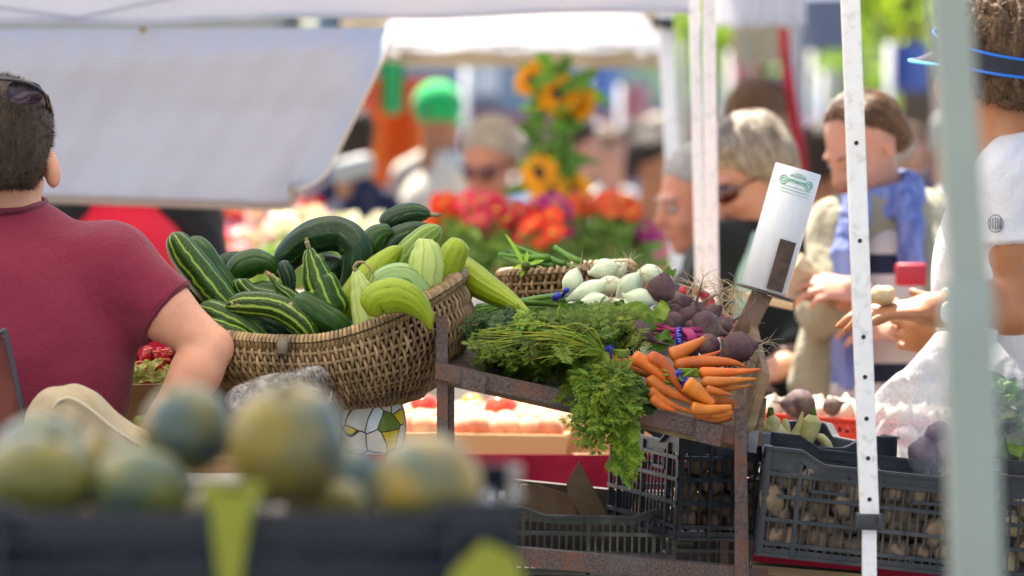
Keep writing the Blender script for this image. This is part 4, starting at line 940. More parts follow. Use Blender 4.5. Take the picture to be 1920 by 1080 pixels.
def headp(c,R,s=1.0,k=.018):
    """facing -Y locally; c = head centre (eye level)"""
    c=np.array(c,float); W=lambda x,y,z:c+R@(np.array((x,y,z))*s); e=lambda x,y,z,a,b,d,k=k,op='u':E(W(x,y,z),np.array((a,b,d))*s,R,k,op)
    return [e(0,.012,.035,.076,.096,.088,.03),e(0,-.038,-.03,.056,.058,.08,.03),e(0,-.042,-.088,.037,.044,.033,.03),e(0,-.078,-.105,.018,.014,.014,.02),
      e(.033,-.07,-.04,.024,.02,.024,.02),e(-.033,-.07,-.04,.024,.02,.024,.02),e(0,-.088,.016,.05,.012,.009,.015),
      e(.031,-.101,-.008,.017,.011,.010,.01,'s'),e(-.031,-.101,-.008,.017,.011,.010,.01,'s'),
      C(W(0,-.094,.004),W(0,-.116,-.034),.008*s,.0115*s,.012),e(.011,-.103,-.038,.008,.010,.007,.008),e(-.011,-.103,-.038,.008,.010,.007,.008),
      e(0,-.094,-.062,.023,.012,.0055,.006),e(0,-.091,-.073,.021,.012,.007,.006),e(0,-.104,-.0675,.026,.008,.0016,.003,'s'),
      e(.077,.012,-.014,.010,.017,.027,.008),e(-.077,.012,-.014,.010,.017,.027,.008),e(.086,.004,-.012,.006,.008,.015,.005,'s'),e(-.086,.004,-.012,.006,.008,.015,.005,'s')]
def faceparts(root,c,R,s=1,eyes=True,lips=None,brow=None,glasses=None):
    c=Vector(c); Rm=Matrix([list(r) for r in R]); W=lambda x,y,z:c+Rm@(Vector((x,y,z))*s)
    if eyes:
        for q in(-1,1):
            b=MB(); b.ell(W(.031*q,-.083,-.008),.0125*s,nu=12,nv=8); o=b.build('eye',M('eye_white',(.30,.25,.22),rough=.3),root)
            b=MB(); b.ell(W(.031*q,-.0915,-.009),(.0055*s,.0055*s,.0055*s),nu=10,nv=6); b.build('iris',M('eye_dark',(.03,.02,.015),rough=.15),o)
    if brow:
        for q in(-1,1): b=MB(); b.tube(catmull([W(.014*q,-.098,.014),W(.032*q,-.096,.020),W(.05*q,-.08,.014)],6),[.003*s]*7,6); b.build('eyebrow',brow,root)
    if lips:
        b=MB(); b.tube(catmull([W(-.023,-.094,-.065),W(-.008,-.105,-.061),W(.008,-.105,-.061),W(.023,-.094,-.065)],8),[.0025*s,.004*s,.0045*s,.0045*s,.004*s,.0045*s,.0045*s,.004*s,.0025*s],6); b.tube(catmull([W(-.02,-.095,-.072),W(0,-.104,-.075),W(.02,-.095,-.072)],8),.0045*s,6); b.build('lips',lips,root)
    if glasses:
        g=thing_child('sunglasses',root); 
        for q in(-1,1):
            b=MB(); vs=[];n=14
            for o in (0,.003):
                for i in range(n): a=2*PI*i/n; xx=.035*q+.031*math.cos(a); vs.append(W(xx,-.114+o+8*xx*xx,-.010+.022*math.sin(a)))
            b.add(vs,[tuple(range(n))[::-1],tuple(range(n,2*n))]+[(i,(i+1)%n,n+(i+1)%n,n+i) for i in range(n)]); b.build('lens',glasses,g)
            b=MB(); b.bar(W(.065*q,-.082,-.004),W(.082*q,.01,-.002),.010*s,.003*s); b.build('temple_arm',M('glasses_frame',(.04,.015,.02),rough=.3),g)
        b=MB(); b.bar(W(-.01,-.112,-.004),W(.01,-.112,-.004),.004,.003); b.build('bridge',MATS['glasses_frame'],g)
def thing_child(n,p):
    b=MB(); l=parent_loc(p); b.ell(l,.0005,nu=4,nv=3); return b.build(n,M('glasses_frame',(.04,.015,.02),rough=.3),p)
def handp(w,dr,pn,curl=.4,s=1.0,side=1,k=.006,sp=.09):
    """wrist w, direction of the fingers dr, palm normal pn (fingers curl towards it)"""
    w=np.array(w,float); d=np.array(dr,float); d/=np.linalg.norm(d); p=np.array(pn,float); p-=d*(p@d); p/=np.linalg.norm(p); x=np.cross(d,p)*side
    R=np.stack([x,d,p],1); o=[E(w+d*.048*s,np.array((.040,.050,.015))*s,R,.012),C(w-d*.02,w+d*.02*s,.024*s,.026*s,.015)]
    for i,(ox,ln,r) in enumerate(((-.030,.068,.0088),(-.010,.078,.0092),(.011,.073,.0090),(.030,.057,.0078))):
        a=w+d*(.085-.006*abs(i-1.3))*s+x*ox*s; cu=curl*(1+.12*i); sx=(i-1.5)*sp
        for j,f in enumerate((.45,.31,.24)):
            an=cu*(j+.6); dd=d*math.cos(an)+p*math.sin(an)+x*sx; dd/=np.linalg.norm(dd); b_=a+dd*ln*f*s; o.append(C(a,b_,r*(1-.1*j)*s,r*(.92-.1*j)*s,.003 if j else .005)); a=b_
    a=w+d*.03*s-x*.03*s; t1=(d*.7-x*.65+p*.35); t1/=np.linalg.norm(t1); b_=a+t1*.042*s; o.append(C(a,b_,.0125*s,.0105*s,.010)); t2=(d*.95-x*.15+p*.45); t2/=np.linalg.norm(t2); o.append(C(b_,b_+t2*.033*s,.0105*s,.0085*s,.004))
    return o
def fuzz(name,ob,mat,parent,n,ln,wd,up=0,curl=0,filt=None,lay=0.0,seed=1):
    """short hairs standing on a hair shell"""
    me=ob.data; rs=random.Random(seed); b=MB(); o=parent_loc(ob); P_=me.polygons; N=len(P_); c=0
    while c<n:
        f=P_[rs.randrange(N)]; p=f.center+o+Vector((rs.uniform(-1,1),rs.uniform(-1,1),rs.uniform(-1,1)))*.003; nn=f.normal; p=p-nn*.002
        if filt and not filt(p): 
            c+=.2; continue
        d=(nn+Vector((rs.gauss(0,.4),rs.gauss(0,.4),rs.gauss(0,.4)-lay))).normalized(); x=d.cross(Vector((rs.gauss(0,1),rs.gauss(0,1),rs.gauss(0,1)))).normalized(); l=ln*rs.uniform(.5,1.2)
        if curl:
            q=[p]; 
            for k in range(4): d=(d+x*curl*rs.uniform(.4,1.2)).normalized(); q.append(q[-1]+d*l/4)
            b.tube(q,[wd,wd,wd*.9,wd*.7,wd*.3],3,cap=False)
        else: b.add([p-x*wd,p+x*wd,p+d*l],[(0,1,2)])
        c+=1
    return b.build(name,mat,parent)
from mathutils import kdtree
def strands(ob,mat,parent,target,n,steps=9,st=.012,r=.0012,down=0,seed=1,off=.0015):
    me=ob.data; o=parent_loc(ob); kd=kdtree.KDTree(len(me.vertices))
    for v in me.vertices: kd.insert(v.co,v.index)
    kd.balance(); rs=random.Random(seed); b=MB(); T=Vector(target)-o
    for _ in range(n):
        v=me.vertices[rs.randrange(len(me.vertices))]; p=v.co.copy(); q=[]; g=rs.uniform(.5,1.7); b.cur=(g,g,g*.95); w=Vector((rs.gauss(0,.15),rs.gauss(0,.15),rs.gauss(0,.15)))
        for k in range(steps):
            _c,i,_d=kd.find(p); nn=me.vertices[i].normal; p=_c+nn*off*(1+math.sin(k)); q.append(p+o)
            d=(T-p); 
            if d.length<.02: break
            d=(d.normalized()*(1-down)+Vector((0,0,-1))*down+w); d=(d-nn*d.dot(nn)).normalized(); p=p+d*st
        if len(q)>2: b.tube(q,[r*(1-.7*abs(2*i/(len(q)-1)-1)) for i in range(len(q))],4,cap=False)
    return b.build('hair_strands',mat,parent)
denim=cloth('navy_trousers',(.02,.025,.05)); shoe_m=M('shoe_leather',(.04,.03,.025),rough=.5)
def legsp(hx,hy,z,yaw=0,sc=1,w=.09):
    o=[];R=RM(yaw)
    for q in(-1,1):
        h=np.array((hx,hy,0))+R@np.array((w*q,0,0)); f=lambda zz,dy=0:h+np.array((0,dy,zz))
        o+=[(f(z),f(z*.52),.088*sc,.06*sc),(f(z*.52),f(.07),.06*sc,.042*sc)]
    return o
def lower(root,x,y,z,mat,yaw=0,sc=1,res=.014):
    L_=legsp(x,y,z,yaw,sc); sdf([E((x,y,z+.02),(.165*sc,.115*sc,.12),None,.04)]+[C(a,b,r+.012,s+.022,.03) for a,b,r,s in L_],res,'trousers',mat,root)
    R=RM(yaw)
    for q in(-1,1):
        p=np.array((x,y,.04))+R@np.array((.09*q,-.05,0)); sdf([E(p,(.045,.13,.045),R,.02)],.015,'shoe',shoe_m,root)
    return [C(a,b,r*.85,s*.85,.03) for a,b,r,s in L_]
# ---------------------------------------------------------------- man on the left, seen from behind
d=6.5; m_=lambda x,y,dd=0:np.array(P(x,y,d+dd))
hc=m_(2,296); RL=RM(PI)   # faces away from the camera
man=thing('person',Vector((m_(0,0)[0],d,0)),'man seen from behind in a maroon T-shirt, hand on hip, sunglasses on his cropped hair','person')
sh=m_(212,506,-.02); el=m_(397,652,-.05); wr=m_(300,805,-.09); shl=m_(-222,488); ell_=m_(-385,668,.02); wrl=m_(-300,800,0)
cx=m_(0,0)[0]
torso=[E((cx,d,P(0,650,d).z),(.175,.10,.20),None,.05),E((cx,d,P(0,760,d).z),(.15,.095,.2),None,.06),E((cx,d,P(0,900,d).z),(.155,.1,.14),None,.06),C(sh+np.array((0,.03,0)),shl+np.array((0,.03,0)),.034,.034,.04)]
skin=headp(hc,RL,1.0)+[E(hc+RL@np.array((q*.083,.012,-.026)),(.008,.012,.021),RM(PI+q*.5),.01) for q in(-1,1)]+[C(m_(2,320,.01),m_(0,430,.01),.056,.060,.02),C(m_(0,430,.01),m_(0,520,.01),.05,.06,.03)]+torso
for s_,e_,w_,q in((sh,el,wr,1),(shl,ell_,wrl,-1)):
    skin+=[C(s_,s_*.5+e_*.5,.047,.044,.03),C(s_*.5+e_*.5,e_,.044,.032,.02),C(e_,e_*.7+w_*.3,.033,.038,.008),C(e_*.7+w_*.3,w_,.038,.026,.012)]+handp(w_,np.array((-.35*q,.1,-.9)),(0,-1,0),.3,side=q)
skin+=lower(man,cx,d,.9,denim,PI)
sdf(skin,.0065,'body',sk_l,man)
mar=cloth('maroon_jersey',(.125,.008,.026),(.18,.018,.045),.35,700)
tee=[E((cx,d,P(0,640,d).z),(.190,.116,.185),None,.06),E((cx,d,P(0,770,d).z),(.163,.108,.22),None,.08),E((cx,d,P(0,690,d).z),(.172,.11,.2),None,.08),C(m_(0,458,.01),m_(200,515),.050,.050,.05),C(m_(0,458,.01),m_(-200,515),.050,.050,.05),C(m_(45,428,.01),m_(-45,428,.01),.040,.040,.06)]
for s_,e_,q in((sh,el,1),(shl,ell_,-1)):
    f=.56; tee+=[C(s_,s_*(1-f)+e_*f,.058,.056,.04,flat=True)]
    tee+=[C(m_(205*q,500),m_(215*q,620),.05,.02,.05)]
tee+=[E(m_(0,352,-.0),(.066,.072,.030),None,.006,'s'),CUT(m_(0,838),(0,0,-1))]
for s_,e_ in ((sh,el),(shl,ell_)): pass
tb=sdf(tee,.0055,'t_shirt',mar,man,disp=wrinkle(.004,[(18,1),(34,.7),(60,.35)],4))
# hair shell
c=hc; hs=sdf([E(c+RL@np.array((0,.014,.043)),(.081,.104,.084),RL,.01),E(c+RL@np.array((0,.05,-.012)),(.068,.06,.062),RL,.03),CUT(c+RL@np.array((0,-.06,-.02)),RL@np.array((0,-1,.25)),.01),E(c+RL@np.array((.085,.0,-.035)),(.03,.03,.04),RL,.01,'s'),E(c+RL@np.array((-.085,.0,-.035)),(.03,.03,.04),RL,.01,'s'),CUT(c+RL@np.array((0,0,-.047)),(0,0,-1),.01)],.005,'hair',h_dk,man)
fuzz('hair_bristles',hs,h_dk,man,9000,.008,.0005,filt=lambda p:p.y<d+.03,lay=.3)
faceparts(man,hc,RL,1,eyes=True)
b=MB(); b.tube([Vector((cx+math.cos(a)*.069,6.51+math.sin(a)*.074,P(0,381,6.5).z+.010*math.sin(a))) for a in [i*2*PI/40 for i in range(41)]],.0042,6,cap=False); b.build('collar',cloth('maroon_rib',(.09,.008,.022),(.12,.02,.04),.3),man)
for s_,e_ in((sh,el),(shl,ell_)):
    a=Vector(s_*.47+e_*.53); dr=Vector(e_-s_).normalized(); X,Y=frame(dr); b=MB(); b.tube([a+(X*math.cos(q)+Y*math.sin(q))*.0565 for q in [i*2*PI/30 for i in range(31)]],.0011,5,cap=False); b.build('sleeve_hem',MATS['maroon_rib'],man)
# sunglasses pushed up on the head
sg=thing_child('sunglasses',man); lensm=M('dark_lens',(.02,.008,.022),rough=.22)
for x0,x1 in((-75,-8),(12,80)):
    b=MB(); n=16; fr=[];bk=[]
    for i in range(n):
        a=2*PI*i/n; u=math.cos(a);v=math.sin(a); px=(x0+x1)/2+(x1-x0)/2*(abs(u)**.7)*(1 if u>0 else -1); py=171+(px*.12)*(.5 if px>0 else 0)+22*(abs(v)**.8)*(-1 if v>0 else 1); fr.append(P(px,py+0,6.5-.122*math.sqrt(max(.05,1-(px/112)**2)))); 
    bk=[q+Vector((0,.004,.0)) for q in fr]; b.add(fr+bk,[tuple(range(n)),tuple(range(n,2*n))]+[(i,(i+1)%n,n+(i+1)%n,n+i) for i in range(n)]); b.build('lens',lensm,sg)
b=MB(); b.tube(catmull([P(-85,170,6.42),P(-50,153,6.385),P(0,148,6.374),P(50,155,6.385),P(82,175,6.42),P(90,200,6.47)],24),.0032,6); b.tube(catmull([P(88,180,6.43),P(97,212,6.5),P(94,245,6.58)],6),.003,6); b.build('frame',M('glasses_black',(.02,.02,.03),rough=.25),sg)
# ---------------------------------------------------------------- right man in a white tee, seen from behind, reaching left
d=7.25; m_=lambda x,y,dd=0:np.array(P(x,y,d+dd))
R2=RM(math.radians(-145),math.radians(-4)); hc=m_(1893,152,0)
hc=m_(1858,124,0)
rm=thing('person',Vector((m_(1940,0)[0],d,0)),'man with curly brown hair, blue trimmed visor and white T-shirt at the right edge','person')
sh=m_(1893,345,-.1); el=m_(1905,580,-.12); wr=m_(1762,580,-.17)
cx=m_(1960,0)[0]
skin=headp(hc,R2,1.02)+[C(m_(1872,185,.0),m_(1915,300,.0),.052,.064,.03),C(m_(1925,285),sh,.05,.045,.04),E(m_(1965,540),(.16,.11,.2),RM(.3),.05),E(m_(1965,640),(.15,.1,.2),RM(.3),.06),
  C(sh,sh*.5+el*.5,.05,.046,.03),C(sh*.5+el*.5,el,.045,.040,.03),C(el,el*.55+wr*.45,.041,.040,.02),C(el*.55+wr*.45,wr,.038,.026,.02)]+handp(wr,(-1,-.1,-.02),(0,.15,-1),.22,1.08,side=1,sp=.05)
sh2=m_(2040,340,.1); el2=m_(2050,570,.15); wr2=m_(1800,630,.12)
skin+=[C(sh2,el2,.046,.038,.03),C(el2,wr2,.038,.028,.02)]+handp(wr2,(-1,-.1,.1),(0,1,.3),.7)
skin+=lower(rm,cx,d,.93,denim,.3)
sdf(skin,.0065,'body',sk_t,rm)
wt=cloth('white_jersey',(.74,.75,.80),(.68,.7,.77),.5,700,tr=.15)
tee=[E(m_(1952,505),(.185,.13,.21),RM(.3),.06),E(m_(1948,600),(.165,.12,.26),RM(.3),.07),C(m_(1935,290),m_(1905,325,-.06),.06,.06,.05),C(m_(1935,290),sh2,.06,.055,.05),C(sh,sh*.52+el*.48,.062,.066,.04,flat=True),C(sh2,sh2*.5+el2*.5,.06,.06,.04,flat=True),E(m_(1925,238),(.068,.068,.03),None,.006,'s'),CUT(m_(0,705),(0,0,-1))]
sdf(tee,.0065,'t_shirt',wt,rm,disp=wrinkle(.004,[(20,1),(38,.7),(60,.4)],8))
c=hc
hs=sdf([E(c+R2@np.array((0,.012,.052)),(.088,.108,.088),R2,.01),E(c+R2@np.array((0,.05,-.01)),(.072,.06,.07),R2,.03),CUT(c+R2@np.array((0,-.055,-.02)),R2@np.array((0,-1,.4)),.01),CUT(c+R2@np.array((0,0,-.042)),R2@np.array((0,-.35,-1)),.012),E(c+R2@np.array((-.088,.0,-.03)),(.035,.034,.045),R2,.01,'s'),E(c+R2@np.array((.088,.0,-.03)),(.035,.034,.045),R2,.01,'s')],.007,'hair',h_cu,rm,disp=wrinkle(.006,[(90,1),(140,.8)],3))
zt=P(0,95,7.25).z
fuzz('hair_curls',hs,h_cu,rm,3000,.015,.001,curl=.75,lay=-.1)
faceparts(rm,hc,R2,1.02)
vs=thing_child('visor',rm); navy=M('visor_navy',(.012,.014,.03),rough=.7); blu=M('visor_blue_edge',(.01,.18,.75),rough=.4)
def ringpts(zo,sc,n=40,tl=.02): 
    return [Vector(c+R2@(np.array((math.cos(2*PI*i/n)*.0975*sc,.012+math.sin(2*PI*i/n)*.119*sc,zo+tl*math.sin(2*PI*i/n)*-1)))) for i in range(n+1)]
lo_=ringpts(.003,1,tl=.016); up_=ringpts(.038,1,tl=.022); b=MB(); n=40
b.grid(lambda u,v:lo_[int(round(u*40))].lerp(up_[int(round(u*40))],v),40,1); b.grid(lambda u,v:(lo_[int(round((1-u)*40))].lerp(up_[int(round((1-u)*40))],v)-Vector(hc))*.985+Vector(hc),40,1); b.build('band',navy,vs)
b=MB(); b.tube(lo_,.0026,6,cap=False); b.tube(up_,.0026,6,cap=False); b.build('edge',blu,vs)
b=MB(); b.grid(lambda u,v:Vector(c+R2@np.array((math.cos(PI+u*PI)*.097*(1+.0*v),.01+math.sin(PI+u*PI)*(.118+.075*v),.02-.02*v))),20,4); b.grid(lambda u,v:Vector(c+R2@np.array((math.cos(PI+(1-u)*PI)*.097,.01+math.sin(PI+(1-u)*PI)*(.118+.075*v),.017-.02*v))),20,4); b.build('brim',navy,vs)
b=MB(); b.tube([Vector(c+R2@np.array((math.cos(PI+u*PI/20)*.097,.01+math.sin(PI+u*PI/20)*.193,.0))) for u in range(21)],.003,6); b.build('brim_edge',M('visor_light_blue',(.1,.5,.85),rough=.4),vs)
b=MB(); wc=Vector(wr*.9+el*.1); ax=Vector(el-wr).normalized(); X,Y=frame(ax)
b.tube([wc+(X*math.cos(a)+Y*math.sin(a))*.031 for a in [i*2*PI/20 for i in range(21)]],.006,6,cap=False); b.ell(wc+Vector((0,-.034,-.004)),(.016,.006,.019)); b.build('wrist_watch',M('white_rubber',(.72,.75,.78),rough=.4),rm)
# knitted emblem print on the sleeve: small shield of bars
b=MB(); sc_=P(1866,419,7.085); 
for i in range(5):
    b.box(sc_+Vector(((i-2)*.0042,-.004+abs(i-2)*.0012,0)),(.0022,.001,.022-abs(i-2)*.003))
b.tube([sc_+Vector((math.cos(a)*.0125,-.004,math.sin(a)*.0145)) for a in [i*2*PI/16 for i in range(17)]],.0009,4,cap=False); b.build('sleeve_emblem',M('emblem_grey',(.12,.13,.16)),rm)
pm=MB(); pm.ell(P(1655,553,7.06),(.021,.018,.017),nz=.2,seed=2); o=pm.build('potato',pt3.data.materials[0],loc=P(1655,553,7.06)); tag(o,'single pale potato held in the hand of the man in the white T-shirt','potato')
# ---------------------------------------------------------------- women at the stall, 9 m away
lens_r=M('brown_red_lens',(.08,.012,.012),rough=.1,coat=.6); lip=M('lip_red',(.42,.05,.05),rough=.35)
def sleeve(a,b,r1,r2,k=.03,flat=True): return C(a,b,r1,r2,k,flat=flat)
d=9.0; m_=lambda x,y,dd=0:np.array(P(x,y,d+dd))
Rg=RM(math.radians(-62),math.radians(24)); hc=m_(1405,322)
g=thing('person',Vector((m_(1440,0)[0],d+.05,0)),'grey blonde woman in dark red sunglasses and black jacket looking down at the vegetables','person')
cx=m_(1440,0)[0]
shA=m_(1352,470,-.05); shB=m_(1505,440,.05); elB=m_(1520,640,-.12); wrB=m_(1462,690,-.3)
sG=.92; skin=headp(hc,Rg,sG)+[C(m_(1425,355,.03),m_(1435,440,.04),.05,.058,.03),E(m_(1436,640),(.15,.1,.2),RM(-.4),.05),E(m_(1435,720),(.15,.11,.2),RM(-.4),.06),C(shB,elB,.045,.038,.03),C(elB,wrB,.036,.026,.02)]
skin+=handp(wrB,(-.8,-.5,-.25),(-.1,.2,-1),.45,1,side=1)
elA=m_(1300,650,-.15); wrA=m_(1330,700,-.35); skin+=[C(shA,elA,.043,.036,.03),C(elA,wrA,.035,.025,.02)]+handp(wrA,(.6,-.6,-.3),(0,0,-1),.5)
skin+=lower(g,cx,d+.05,.82,denim,-.9); sdf(skin,.0075,'body',sk_l,g)
blk=cloth('black_jacket_cloth',(.009,.012,.012),(.015,.018,.018),.5)
jk=[E(m_(1440,620),(.18,.13,.22),RM(-.4),.05),E(m_(1440,740),(.19,.14,.24),RM(-.4),.06),C(m_(1440,425,.04),shB,.06,.06,.05),C(m_(1420,450,.02),shA,.055,.058,.05),sleeve(shB,elB,.062,.055),C(elB,elB*.35+wrB*.65,.055,.045,.03,flat=True),sleeve(shA,elA,.058,.052),C(elA,elA*.3+wrA*.7,.052,.042,.03,flat=True),
    E(m_(1392,520,-.17),(.022,.07,.16),RM(-.4),.01,'s'),E(m_(1432,395,.02),(.055,.06,.05),None,.01,'s')]
sdf(jk,.0085,'jacket',blk,g,disp=wrinkle(.006,[(20,1),(40,.5)],2))
sdf([E(m_(1412,600,-.03),(.11,.105,.2),RM(-.4),.05),E(m_(1425,420,.0),(.055,.06,.05),None,.01,'s')],.009,'shirt',cloth('mint_cotton',(.45,.72,.58)),g)
HE=lambda R,s,p,r,k=.02,op='u':E(hc+R@(np.array(p)*s),np.array(r)*s,R,k,op)
hp=[HE(Rg,sG,(0,.016,.048),(.085,.104,.088)),HE(Rg,sG,(0,.055,-.005),(.082,.062,.082),.03),HE(Rg,sG,(.066,.0,.01),(.026,.055,.055)),HE(Rg,sG,(-.066,.0,.01),(.026,.055,.055)),HE(Rg,sG,(0,-.068,.085),(.062,.04,.03),.03),
    CUT(hc+Rg@(np.array((0,-.02,-.01))*sG),Rg@np.array((0,-.65,-.76)),.02)]
go=sdf(hp,.006,'hair',h_gr,g,disp=wrinkle(.004,[(60,1),(100,.6)],7))
strands(go,hs_gr,g,m_(1460,390,.0),420,down=.45,r=.0016)
faceparts(g,hc,Rg,sG,eyes=True,lips=M('lip_soft',(.4,.12,.1)),glasses=lens_r)
b=MB(); X,Y=frame(Vector(wrB-elB)); wc=Vector(wrB*.86+elB*.14)
for q in(0,.018): b.tube([wc+Vector(elB-wrB).normalized()*q+(X*math.cos(a)+Y*math.sin(a))*.034 for a in [i*2*PI/16 for i in range(17)]],.0035,6,cap=False)
b.build('bracelet',M('bracelet_brown',(.12,.08,.07),metal=.5,rough=.3),g)
# old man behind her
d=9.7; m_=lambda x,y,dd=0:np.array(P(x,y,d+dd)); Ro=RM(math.radians(-70),math.radians(12)); hc=m_(1312,372)
om=thing('person',Vector((m_(1340,0)[0],d,0)),'elderly man with short silver hair and ruddy face bending down behind the double tent leg','person')
skin=headp(hc,Ro,.95)+[C(m_(1325,395,.02),m_(1340,470,.02),.055,.06,.03),E(m_(1345,670),(.16,.11,.2),RM(-1),.06),E(m_(1345,760),(.16,.12,.2),RM(-1),.06),C(m_(1330,500,-.15),m_(1300,680,-.2),.045,.035),C(m_(1300,680,-.2),m_(1240,700,-.3),.035,.026)]+handp(m_(1240,700,-.3),(-1,-.2,-.2),(0,0,-1),.5)
skin+=lower(om,m_(1345,0)[0],d,.85,denim,-1); sdf(skin,.009,'body',sk_r,om)
sdf([E(m_(1345,660),(.19,.14,.22),RM(-1),.06),E(m_(1345,760),(.19,.145,.24),RM(-1),.06),C(m_(1330,500,-.15),m_(1300,680,-.2),.062,.055,.03,flat=True),C(m_(1300,680,-.2),m_(1262,694,-.27),.052,.045,.03,flat=True),E(m_(1332,430,.0),(.06,.06,.05),None,.01,'s')],.011,'jacket',cloth('charcoal_jacket',(.02,.022,.025)),om)
sdf([E(hc+Ro@np.array((0,.022,.045)),(.085,.102,.086),Ro,.02),E(hc+Ro@np.array((0,.05,-.02)),(.08,.07,.07),Ro,.03),CUT(hc+Ro@np.array((0,-.01,.02)),Ro@np.array((0,-.6,-.8)),.015)],.008,'hair',h_si,om)
faceparts(om,hc,Ro,.98,brow=h_si)
# brunette with the blue scarf
d=8.7; m_=lambda x,y,dd=0:np.array(P(x,y,d+dd)); Rb=RM(math.radians(-56),math.radians(30)); hc=m_(1620,273)
br=thing('person',Vector((m_(1660,0)[0],d+.05,0)),'brunette woman with a low bun, blue scarf and khaki jacket over a navy striped shirt','person')
cx=m_(1655,0)[0]; shA=m_(1572,430,-.05); elA=m_(1545,590,-.15); wrA=m_(1600,545,-.33); shB=m_(1745,420,.08); elB=m_(1765,600,-.05); wrB=m_(1700,620,-.3)
sB=.86; skin=headp(hc,Rb,sB)+[C(m_(1640,300,.03),m_(1665,400,.03),.042,.048,.02),E(m_(1655,590),(.14,.1,.2),RM(-.35),.05),E(m_(1655,690),(.15,.11,.2),RM(-.35),.06)]
for a,e,w_,dr,q in((shA,elA,wrA,(-.8,-.45,.1),1),(shB,elB,wrB,(-.9,-.4,.1),1)): skin+=[C(a,e,.043,.036,.03),C(e,w_,.035,.025,.02)]+handp(w_,dr,(-.2,.5,-.8),.4,.95,side=q)
skin+=lower(br,cx,d+.05,.86,denim,-.35); sdf(skin,.007,'body',sk_l,br)
kh=cloth('khaki_jacket_cloth',(.30,.28,.19),(.36,.34,.24),.7,500,fold=12)
jk=[E(m_(1665,570,.02),(.165,.12,.2),RM(-.35),.05),E(m_(1665,690,.02),(.175,.13,.22),RM(-.35),.06),C(m_(1668,392,.03),shB,.065,.065,.06),C(m_(1655,400,.02),shA,.062,.062,.06),sleeve(shB,elB,.062,.054),C(elB,elB*.3+wrB*.7,.054,.042,.03,flat=True),sleeve(shA,elA,.06,.052),C(elA,elA*.3+wrA*.7,.052,.042,.03,flat=True),
    E(m_(1640,560,-.17),(.045,.09,.32),RM(-.35),.01,'s'),E(m_(1662,350,.02),(.055,.06,.05),None,.01,'s'),C(m_(1560,560,-.06),m_(1530,720,-.06),.045,.055,.04)]
sdf(jk,.0085,'jacket',kh,br,disp=wrinkle(.007,[(20,1),(40,.6)],11))
def stripe_mat():
    t=NT('navy_striped_jersey'); ob=t.coord('Object'); sp=t.n('ShaderNodeSeparateXYZ'); t.l(ob,sp.inputs[0]); z=t.math('FRACT',t.math('MULTIPLY',sp.outputs[2],9.2)); f=t.ramp(z,.36,.38)
    return t.bsdf(t.mix(f,(.012,.016,.04),(.62,.56,.5)),rough=.85)
sdf([E(m_(1648,590,-.02),(.12,.112,.2),RM(-.35),.05),E(m_(1650,700,-.02),(.15,.125,.22),RM(-.35),.05),E(m_(1658,370,.02),(.055,.06,.05),None,.01,'s')],.009,'shirt',stripe_mat(),br)
sdf([HE(Rb,sB,(0,.014,.043),(.081,.103,.087)),HE(Rb,sB,(0,.06,.0),(.07,.055,.055),.03),CUT(hc+Rb@(np.array((0,.008,.032))*sB),Rb@np.array((0,-.68,-.73)),.02),E(m_(1684,258,.03),(.026,.026,.032),None,.012)],.006,'hair',h_br,br,disp=wrinkle(.003,[(60,1),(100,.6)],9))
strands(bpy.data.objects[[o.name for o in br.children if o.name.startswith('hair')][0]],hs_br,br,m_(1684,258,.03),900,r=.0016)
faceparts(br,hc,Rb,sB,eyes=True,lips=lip,brow=h_br)
def scarf_mat():
    t=NT('blue_scarf_weave'); ob=t.coord('Object',(26,26,3)); n=t.noise(ob,2.2,4); z=t.ramp(n,.35,.62)
    return t.bsdf(t.mix(z,(.10,.14,.40),(.24,.30,.60)),rough=.85,bump=n,bstr=.7,bdist=.015,transl=.1)
scm=scarf_mat()
scm=MATS.setdefault('s',scm); nb=m_(1665,352,.02)
def loop(c0,rx,ry,tz,r,a0=0,a1=2*PI,n=14): return [np.array(c0)+np.array((rx*math.cos(a0+(a1-a0)*i/n),ry*math.sin(a0+(a1-a0)*i/n),tz*math.sin(a0+(a1-a0)*i/n+.8))) for i in range(n+1)]
sp_=[]
for c0,rx,ry,tz,r in((nb+np.array((0,-.01,-.0)),.050,.053,.018,.017),(nb+np.array((.002,-.015,-.03)),.056,.062,.026,.017)):
    q=loop(c0,rx,ry,tz,r); sp_+=[C(q[i],q[i+1],r,r,.012) for i in range(14)]
def strip(q,r,w): 
    o=[]
    for i in range(len(q)-1):
        for s_ in(-1,-.33,.33,1): o.append(C(q[i]+np.array((w*s_,0.01*abs(s_),0)),q[i+1]+np.array((w*s_*1.05,.01*abs(s_),0)),r,r,.014))
    return o
sp_+=strip([m_(1605,375,-.13),m_(1592,480,-.18),m_(1592,600,-.2),m_(1588,720,-.2)],.013,.019)+strip([m_(1700,370,-.06),m_(1708,425,-.11),m_(1710,495,-.13)],.013,.014)
sdf(sp_,.0065,'scarf',scm,br,disp=wrinkle(.004,[(50,1),(90,.7)],6))
b=MB()
for i in range(36): x=1560+i*1.75; b.bar(P(x,718,8.49+random.uniform(0,.02)),P(x+random.uniform(-3,3),745,8.49),.0035,.004)
b.build('scarf_fringe',cloth('fringe_white',(.7,.66,.68)),br)
b=MB(); b.box(P(1708,515,8.42),(.062,.03,.045),None,.008); o=b.build('purse',M('red_leather',(.42,.012,.03),rough=.4,bump=.2),loc=P(1708,537,8.42)); tag(o,'small red purse held against the khaki jacket below the scarf','purse')
kraft=M('kraft_paper',(.42,.30,.17),(.5,.37,.22),30,rough=.8,bump=.5,bdist=.006)
